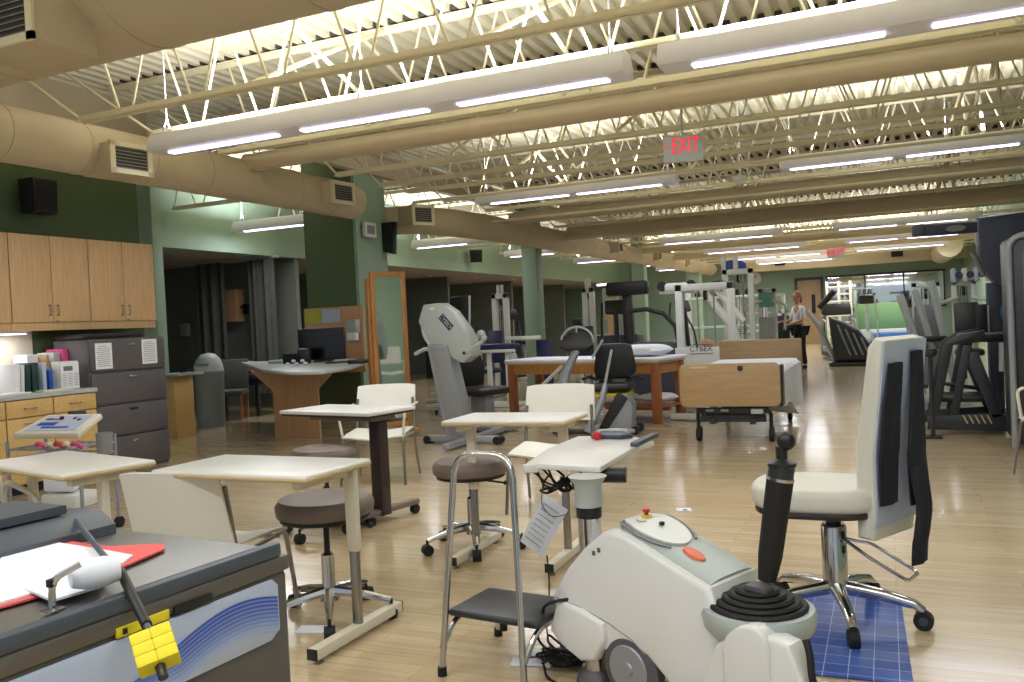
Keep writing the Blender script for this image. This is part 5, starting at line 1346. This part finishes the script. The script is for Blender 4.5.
# yellow figure (training dummy chart) in alcove
t = thing('anatomy_chart', 'ochre anatomy chart standing in the dim alcove beside the white tower', 'chart', (-6.55, 21.5, 0))
MB().box((0, 0, 1.4), (.5, .03, 1.5), .005).build('board', 'teal', t)
MB().sph((0, -.02, 1.98), .09, (1, .3, 1.2), 12).prism([(-.16, 1.85), (.16, 1.85), (.2, 1.3), (.12, 1.35), (.14, .8), (.02, .8), (0, 1.2), (-.02, .8), (-.14, .8), (-.12, 1.35), (-.2, 1.3)], -.03, -.02, 'y').build('figure', 'oak', t)
MB().cyl((0, 0, 0), (0, 0, .7), .03).box((0, 0, .02), (.5, .5, .03), .01).build('stand', 'bmetal', t)
tag(MB().box((-5.3, 17.4, .5), (1.2, .6, 1.0), .04).build('mat_stack', 'nblue'), 'stack of navy mats behind the treatment table', 'mats')
# bicycles / dark clutter in the left back
def bike(lab, c, rz):
    t = thing('exercise_bike', lab, 'exercise bike', c, rz)
    MB().prism([(-.1, .1), (.5, .1), (.6, .4), (.5, .75), (.25, .8), (.0, .5)], -.09, .09, 'y', .04).build('shroud', 'bmetal', t)
    MB().lathe([(0, -.03), (.2, -.03), (.22, 0), (.2, .03), (0, .03)], (.3, 0, .4), 24, 'Y').build('flywheel_cover', 'grey', t)
    MB().box((0, 0, .04), (1.1, .08, .06), .01).box((.5, 0, .04), (.08, .5, .06)).box((-.5, 0, .04), (.08, .5, .06)).build('base', 'lgrey', t)
    MB().tube([(-.2, 0, .1), (-.3, 0, .85)], .03).build('seat_post', 'lgrey', t); MB().box((-.32, 0, .9), (.3, .28, .1), .04).build('saddle', 'black', t)
    MB().tube([(.4, 0, .7), (.3, 0, 1.2)], .03).build('mast', 'lgrey', t); MB().tube(fillet([(.1, -.22, 1.2), (.3, -.2, 1.22), (.3, .2, 1.22), (.1, .22, 1.2)], .08), .018).build('handlebar', 'black', t)
    MB().box((.33, 0, 1.3), (.06, .24, .18), .02).build('console', 'black', t)
bike('exercise bike in shadow between mirror and arm ergometer', (-7.0, 12.9, 0), -.9)
bike('exercise bike in shadow left of the second column', (-8.2, 15.5, 0), -.6)
bike('exercise bike in shadow just right of the second column', (-7.6, 21.6, 0), -1.2)
bike('exercise bike deepest in the shadow, before the alcove cupboard', (-7.4, 18.0, 0), -.4)
# treadmills at the aisle end
def treadmill(lab, c, rz):
    t = thing('treadmill', lab, 'treadmill', c, rz)
    MB().box((0, 0, .12), (.75, 1.8, .14), .03).build('deck', 'bmetal', t)
    MB().box((0, -.05, .2), (.5, 1.5, .02), .003).build('belt', 'rubber', t)
    MB().box((0, .75, .22), (.72, .4, .16), .04).build('motor_hood', 'lgrey', t)
    for s in (-1, 1):
        MB().tube([(s*.37, .85, .15), (s*.37, .45, 1.15)], .04, 8).build('upright', 'lgrey', t)
        MB().tube(fillet([(s*.37, .5, 1.05), (s*.37, -.1, 1.0), (s*.37, -.15, .8)], .08), .024).build('handrail', 'lgrey', t)
    MB().box((0, .45, 1.3), (.72, .1, .34), .04, rx=-.5).build('console', 'black', t)
t = thing('stair_climber', 'black and grey climber with leaning pale post right of the standing person', 'exercise machine', (-1.1, 20.9, 0))
MB().tube([(-.55, 0, 1.3), (-.3, 0, .9), (.0, 0, .1)], .06, 8).build('leaning_post', 'lgrey', t)
MB().tube([(-.3, 0, 1.35), (-.05, 0, 1.62), (.05, 0, 1.72)], .07, 8).build('headrest', 'black', t)
MB().prism([(0, .1), (.75, .1), (.8, .4), (.55, .8), (.25, 1.0), (-.1, 1.15)], -.2, .2, 'y', .08, 3).build('body_shroud', 'bmetal', t)
MB().box((.35, 0, .05), (.95, .5, .08), .02).build('base', 'bmetal', t)
for k in range(5): MB().tube([(.1+.16*k, -.27, .95-.1*k), (.35+.13*k, -.27, .25)], .02).build('rib', 'alu', t)
treadmill('second treadmill behind the black climber', (-1.1, 24.0, 0), .2)
elliptical('pale elliptical trainer far down the aisle', (-.5, 27.0, 0), 1.5, m='lgrey', m2='lgrey')
# far things
t = thing('wall_clock', 'round white clock on the far green wall', 'clock', (-4.62, YF-.03, 2.66))
v = aty(755, 278, YF-.03); t.location = v
MB().lathe([(0, -.03), (.22, -.03), (.25, -.05), (.27, -.03), (.27, .0), (0, .0)], n=32, axis='Y').build('rim', 'offw', t)
MB().lathe([(0, -.034), (.22, -.034), (0, -.03)], n=32, axis='Y').build('dial', 'paper', t)
MB().box((.04, -.04, .03), (.12, .008, .015), ry=-.6).box((0, -.04, .06), (.012, .008, .14)).build('hands', 'black', t)
a, b_ = aty(827, 277, YF-.06), aty(945, 305, YF-.06)
t = thing('wall_mirror', 'long mirror along the far wall above the green mats', 'mirror', ((a.x+b_.x)/2, YF-.04, (a.z+b_.z)/2))
for k in range(3): MB().box(((k-1)*(b_.x-a.x)/3, 0, 0), ((b_.x-a.x)/3-.03, .02, a.z-b_.z)).build('mirror_pane', 'mirror', t)
b = MB()
for z in (-1, 1): b.box((0, -.01, z*(a.z-b_.z)/2), (b_.x-a.x+.1, .04, .07))
for k in range(4): b.box(((k-1.5)*(b_.x-a.x)/3, -.01, 0), (.05, .04, a.z-b_.z))
b.build('frame', 'brown', t)
a, b_ = aty(854, 304, 30), aty(906, 324, 30)
t = thing('green_crash_mat', 'big green upright mat in front of the far mirror', 'mat', ((a.x+b_.x)/2, 30, 0))
MB().box((0, 0, a.z/2+.3), (b_.x-a.x, .25, a.z-.6), .03).build('mat_cover', 'gmat', t); MB().box((0, 0, .3), (b_.x-a.x, .3, .6), .02).build('base_block', 'ivory', t)
tag(MB().box((.15, 29.1, .25), (2.2, 1.2, .5), .03).build('blue_platform', 'bluem'), 'low blue mat platform before the green mat', 'platform')
t = thing('slotted_rack', 'tall pale rack with dark slots left of the far mirror mats', 'rack', (-1.35, 29.5, 0))
for x in (-.35, 0, .35): MB().box((x, 0, 1.1), (.08, .3, 2.2), .01).build('upright', 'offw', t)
for k in range(8):
    q = MB().box((0, 0, .4+k*.23), (.75, .32, .05), .006).build('shelf', 'offw', t)
    MB().box((-.17, -.02, .49+k*.23), (.25, .25, .1), .02).build('stored_item', 'dgrey', q)
t = thing('coat_rail', 'dark garments hanging on a rail between the slotted rack and mirror', 'coat rail', (-.75, 30.5, 0))
MB().cyl((-.35, 0, 0), (-.35, 0, 1.95), .03).cyl((.35, 0, 0), (.35, 0, 1.95), .03).cyl((-.4, 0, 1.93), (.4, 0, 1.93), .02).build('rail', 'chrome', t)
for k, m in enumerate(('navy', 'lgrey', 'bmetal', 'navy', 'dteal')): MB().box((-.28+.14*k, 0, 1.35), (.1, .3, 1.1), .03).build('garment', m, t)

# ---- white and grey machines on the right
gym('grey white cable machine behind the ivory chair back', 911, 940, 283, 12.8, 1.0, m='lgrey', stack=True, pads='dgrey', arms=0, wide=.07, sf=.6)
v0, v1 = aty(925, 280, 13.6), aty(976, 350, 13.6)
gym('white press machine with two blue and white top pulleys, right side', 951, 976, 281, 14.4, 1.0, m='white', pads='black', arms=1, wide=.07, sf=.6)
v = aty(970, 276, 14.3)
t = thing('pulley_cluster', 'cluster of white and blue top pulleys on the right white machine', 'pulley block', v)
for k in range(4): MB().box((-.22+.15*k, 0, .02), (.08, .12, .22), .03).build('cover', 'white' if k % 2 else 'wavepan', t); 
for k in range(3): MB().cyl((-.15+.15*k, -.07, .02), (-.15+.15*k, .07, .02), .05).build('wheel', 'nblue', t)
t = thing('inclined_frame', 'slanting white beams and grey pads between the right hand machines', 'exercise machine', (.42, 11.5, 0))
for (x0_, x1_, zt_, zb_) in ((-.25, .0, 1.45, .6), (-.08, .15, 1.5, .55), (.1, .35, 1.6, .2)):
    MB().tube([(x0_, 0, zt_), (x1_, 0, zb_)], .045, 8).build('beam', 'lgrey', t)
MB().box((0, 0, .9), (.5, .3, .06), .02).build('cross_pad', 'black', t); MB().box((-.1, 0, .55), (.4, .4, .4), .05).build('grey_pad', 'gcab', t)
MB().box((0, 0, .05), (1.0, .8, .08), .01).build('base', 'grey', t)
# blue arm machine
O = Vector((1.07, 10.9, 0)); G = lambda px, py: aty(px, py, 10.9)-O
t = thing('overhead_arm_machine', 'slate blue machine with overhead arm reaching left, right side', 'exercise machine', O)
a, b_ = G(976, 224), G(1012, 283)
MB().prism([(G(976, 219).x, G(976, 219).z), (G(1030, 219).x, G(1030, 212).z), (G(1030, 280).x, G(1030, 280).z), (G(998, 286).x, G(998, 286).z), (G(982, 270).x, G(982, 270).z), (G(977, 240).x, G(977, 240).z)], -.25, .25, 'y', .04, 3).build('head_box', 'nblue', t)
MB().prism([(G(912, 226).x, G(912, 226).z), (G(980, 222).x, G(980, 222).z), (G(980, 232).x, G(980, 232).z), (G(930, 236).x, G(930, 236).z), (G(912, 236).x, G(912, 236).z)], -.08, .08, 'y', .01).build('arm', 'nblue', t)
MB().box((G(918, 231).x, -.02, G(918, 231).z), (.13, .24, .13), .02).build('arm_head', 'rim', t)
MB().lathe([(0, -.02), (.1, -.02), (.1, .02), (0, .02)], n=24, axis='Y').xf(Matrix.Translation((G(955, 229).x, -.09, G(955, 229).z)) @ Matrix.Diagonal((1, 1, .35, 1))).build('arm_disc', 'grey', t)
MB().prism([(G(986, 283).x, G(986, 283).z), (G(1001, 283).x, G(1001, 283).z), (G(1004, 400).x, .05), (G(990, 400).x, .05)], -.1, .1, 'y', .02).build('column', 'nblue', t)
MB().box((.05, .1, .04), (.35, .6, .07), .02).build('base', 'bmetal', t)
MB().tube([G(972, 252), G(979, 265), G(984, 275)], .03, 8).build('strut', 'grey', t)
MB().box((G(985, 310).x-.05, -.2, G(985, 320).z), (.12, .05, .36), .02).build('side_screen', 'black', t); MB().box((G(989, 310).x-.03, -.23, G(985, 320).z), (.02, .03, .33), .005).build('screen_rim', 'alu', t)
MB().sph((G(1002, 312).x, -.25, G(1002, 312).z), .06, (.8, .8, 1.4)).build('blue_bulb', 'cabblue', t)
# black A-frame leg machine
O = Vector((.75, 9.6, 0)); G = lambda px, py: ((aty(px, py, 9.6)-O).x, max(.0, (aty(px, py, 9.6)-O).z))
t = thing('leg_machine', 'black steel machine with triangular side frame and slotted base, right', 'exercise machine', O)
for s in (0, .6):
    MB().prism([G(927, 429), G(1012, 431), G(1012, 415), G(990, 413), G(928, 416)], -.04+s, .02+s, 'y', .006).build('side_base', 'bmetal', t)
    MB().prism([G(930, 416), G(938, 416), G(953, 345), G(975, 342), G(985, 338), G(984, 330), G(960, 334), G(944, 344)], -.04+s, .02+s, 'y', .006).build('side_frame', 'bmetal', t)
    MB().prism([G(950, 415), G(958, 415), G(972, 345), G(963, 345)], -.04+s, .02+s, 'y', .006).build('inner_post', 'bmetal', t)
    MB().prism([G(970, 352), G(966, 358), G(992, 418), G(1003, 416), G(978, 352)], -.04+s, .02+s, 'y', .006).build('rear_brace', 'bmetal', t)
b = MB()
for i in range(5):
    x_, z_ = G(967+5*i, 416); b.prism([G(962+6*i, 414.5), G(963.3+6*i, 414.5), G(968+6*i, 423), G(966.5+6*i, 423)], -.046, -.038, 'y')
b.build('slots', 'edge', t)
MB().box((G(968, 390)[0], .28, .35), (.5, .5, .06), .02).build('foot_plate', 'black', t)
MB().tube([(G(940, 385)[0], .28, G(940, 385)[1]), (G(990, 392)[0], .28, G(990, 392)[1])], .02).tube([(G(932, 405)[0], .28, G(932, 403)[1]), (G(990, 405)[0], .28, G(990, 403)[1])], .02).build('cross_tubes', 'bmetal', t)
MB().box((G(990, 340)[0]-.02, .28, G(990, 338)[1]), (.5, .4, .09), .03).build('top_pad', 'black', t)
MB().tube([(G(1004, 345)[0], 0.1, G(1000, 343)[1]), (G(1004, 370)[0], .1, G(1002, 372)[1])], .035, 8).build('pale_cylinder', 'lgrey', t)
MB().cyl((.62, .3, .3), (.62, .3, 1.05), .09, n=8).build('corner_post', 'bmetal', t)
t = thing('dark_lamp_head', 'dark round knob on a post just right of the ivory chair back', 'knob', (0, 0, 0))
v = aty(930, 352, 9.3); t.location = (v.x, 9.3, 0)
MB().lathe([(0, v.z-.06), (.05, v.z-.04), (.07, v.z), (.05, v.z+.03), (0, v.z+.03)]).build('knob_head', 'brown', t); MB().cyl((0, 0, 0), (0, 0, v.z), .02).box((0, 0, .01), (.16, .16, .02)).build('post', 'bmetal', t)
# tall dark cabinet with silver frame
v = aty(1004, 240, 8.6)
O = Vector((v.x, 8.6, 0))
t = thing('tall_dark_cabinet', 'tall dark machine cabinet with rounded silver frame at the right edge', 'cabinet', O)
h = v.z+.03
MB().box((.5, .35, h/2+.02), (.92, .7, h-.04), .04).build('cabinet_body', 'bmetal', t)
MB().box((.53, -.012, h/2-.02), (.8, .02, h-.25), .006).build('front_panel', 'dgrey', t)
MB().tube(fillet([(.03, -.01, .02), (.03, -.01, h), (.97, -.01, h+.02), (.97, -.01, .02)], .14, 8), .028, 10).build('silver_frame', 'alu', t)
b = MB()
for i in range(2):
    for j in range(3): b.box((.2+.13*j, -.025, h-.52-.28*i), (.1, .006, .14), .002)
b.build('faint_labels', 'grey', t)

# ---- the standing person
def person():
    O = aty(801, 359, 20.2); O.z = 0
    t = thing('person', 'person in a white top and dark trousers standing in the aisle, looking left', 'person', O, -1.0)
    J = dict(pel=(0, 0, .93), wa=(0, 0, 1.1), ch=(0, -.02, 1.3), ne=(0, -.01, 1.44), he=(-.02, -.03, 1.52), hp=(-.02, -.03, 1.62),
      hl=(-.09, 0, .88), kl=(-.1, -.02, .48), al=(-.1, .02, .09), tl=(-.1, -.13, .04), hr=(.09, 0, .88), kr=(.1, 0, .48), ar=(.1, .05, .09), tr=(.1, -.1, .04),
      sl=(-.17, -.01, 1.37), el=(-.24, -.08, 1.1), wl=(-.16, -.3, 1.08), sr=(.17, -.01, 1.37), er=(.25, -.04, 1.1), wr=(.12, -.26, 1.02))
    R_ = dict(pel=(.15, .11), wa=(.125, .09), ch=(.15, .1), ne=(.055, .055), he=(.06, .065), hp=(.075, .085), hl=(.09, .09), kl=(.06, .06), al=(.04, .045), tl=(.04, .03), hr=(.09, .09), kr=(.06, .06), ar=(.04, .045), tr=(.04, .03),
      sl=(.055, .055), el=(.043, .043), wl=(.028, .028), sr=(.055, .055), er=(.043, .043), wr=(.028, .028))
    E_ = [('pel', 'wa'), ('wa', 'ch'), ('ch', 'ne'), ('ne', 'he'), ('he', 'hp'), ('pel', 'hl'), ('hl', 'kl'), ('kl', 'al'), ('al', 'tl'), ('pel', 'hr'), ('hr', 'kr'), ('kr', 'ar'), ('ar', 'tr'),
      ('ch', 'sl'), ('sl', 'el'), ('el', 'wl'), ('ch', 'sr'), ('sr', 'er'), ('er', 'wr')]
    for s, wn in ((-1, 'wl'), (1, 'wr')):
        w = Vector(J[wn])
        for k in range(4):
            n1, n2 = wn+'f%d' % k, wn+'g%d' % k
            J[n1] = tuple(w+Vector((-.03+.018*k, -.1, -.0))); J[n2] = tuple(w+Vector((-.03+.018*k, -.15+.006*abs(k-1), -.035)))
            R_[n1] = (.0095, .0095); R_[n2] = (.008, .008); E_ += [(wn, n1), (n1, n2)]
        J[wn+'t'] = tuple(w+Vector((-s*.045, -.05, .01))); R_[wn+'t'] = (.01, .01); E_.append((wn, wn+'t'))
    names = list(J)
    def skin(nm, sub, m, grow=0, parent=t, edges=E_):
        me = bpy.data.meshes.new(nm); use = [n for n in names if n in sub]
        ix = {n: i for i, n in enumerate(use)}
        me.from_pydata([J[n] for n in use], [(ix[a], ix[b]) for a, b in edges if a in ix and b in ix], []); me.update()
        o = bpy.data.objects.new(nm, me); COL.objects.link(o)
        sk = o.modifiers.new('skin', 'SKIN'); sb = o.modifiers.new('sub', 'SUBSURF'); sb.levels = 1; sb.render_levels = 1
        for n, i in ix.items():
            me.skin_vertices[0].data[i].radius = (R_[n][0]+grow, R_[n][1]+grow); me.skin_vertices[0].data[i].use_root = (i == 0)
        bpy.context.view_layer.update()
        m2 = bpy.data.meshes.new_from_object(o.evaluated_get(bpy.context.evaluated_depsgraph_get()))
        bpy.data.objects.remove(o); m2.materials.clear(); m2.materials.append(M[m]); 
        for p in m2.polygons: p.use_smooth = True
        q = bpy.data.objects.new(nm, m2); COL.objects.link(q); q.parent = parent; return q
    skin('body', names, 'skin')
    skin('white_top', ('wa', 'ch', 'sl', 'sr', 'pel', 'el', 'er'), 'sheet', .018)
    skin('trousers', ('pel', 'hl', 'kl', 'al', 'hr', 'kr', 'ar'), 'navy', .014)
    for s, k in ((-1, 'tl'), (1, 'tr')):
        MB().box((J[k][0], J[k][1]+.04, .045), (.1, .28, .09), .035, seg=3).build('shoe', 'black', t)
    hd = MB().sph((-.02, -.035, 1.63), .1, (.82, .95, 1.2), 20).build('head_skin', 'skin', t); hd.name = 'face'
    MB().sph((-.02, -.138, 1.615), .018, (.7, 1, 1.2), 10).build('nose', 'skin', hd)
    for s in (-1, 1): MB().sph((-.02+s*.033, -.122, 1.64), .011, (1, .6, .8), 10).build('eye', 'brown', hd); MB().sph((-.02+s*.082, -.03, 1.62), .02, (.5, 1, 1.4), 10).build('ear', 'skin', hd)
    MB().sph((-.02, -.125, 1.575), .02, (1.2, .4, .35), 10).build('mouth', 'coral', hd)
    b = MB().sph((-.02, -.008, 1.665), .105, (.92, .95, 1.08), 20).sph((-.02, .05, 1.57), .07, (1.0, .6, 1.3), 14); b.build('hair', 'hair', t)
    MB().box((.0, -.14, .98), (.34, .2, .06), .02).build('waist_bag', 'black', t)
person()
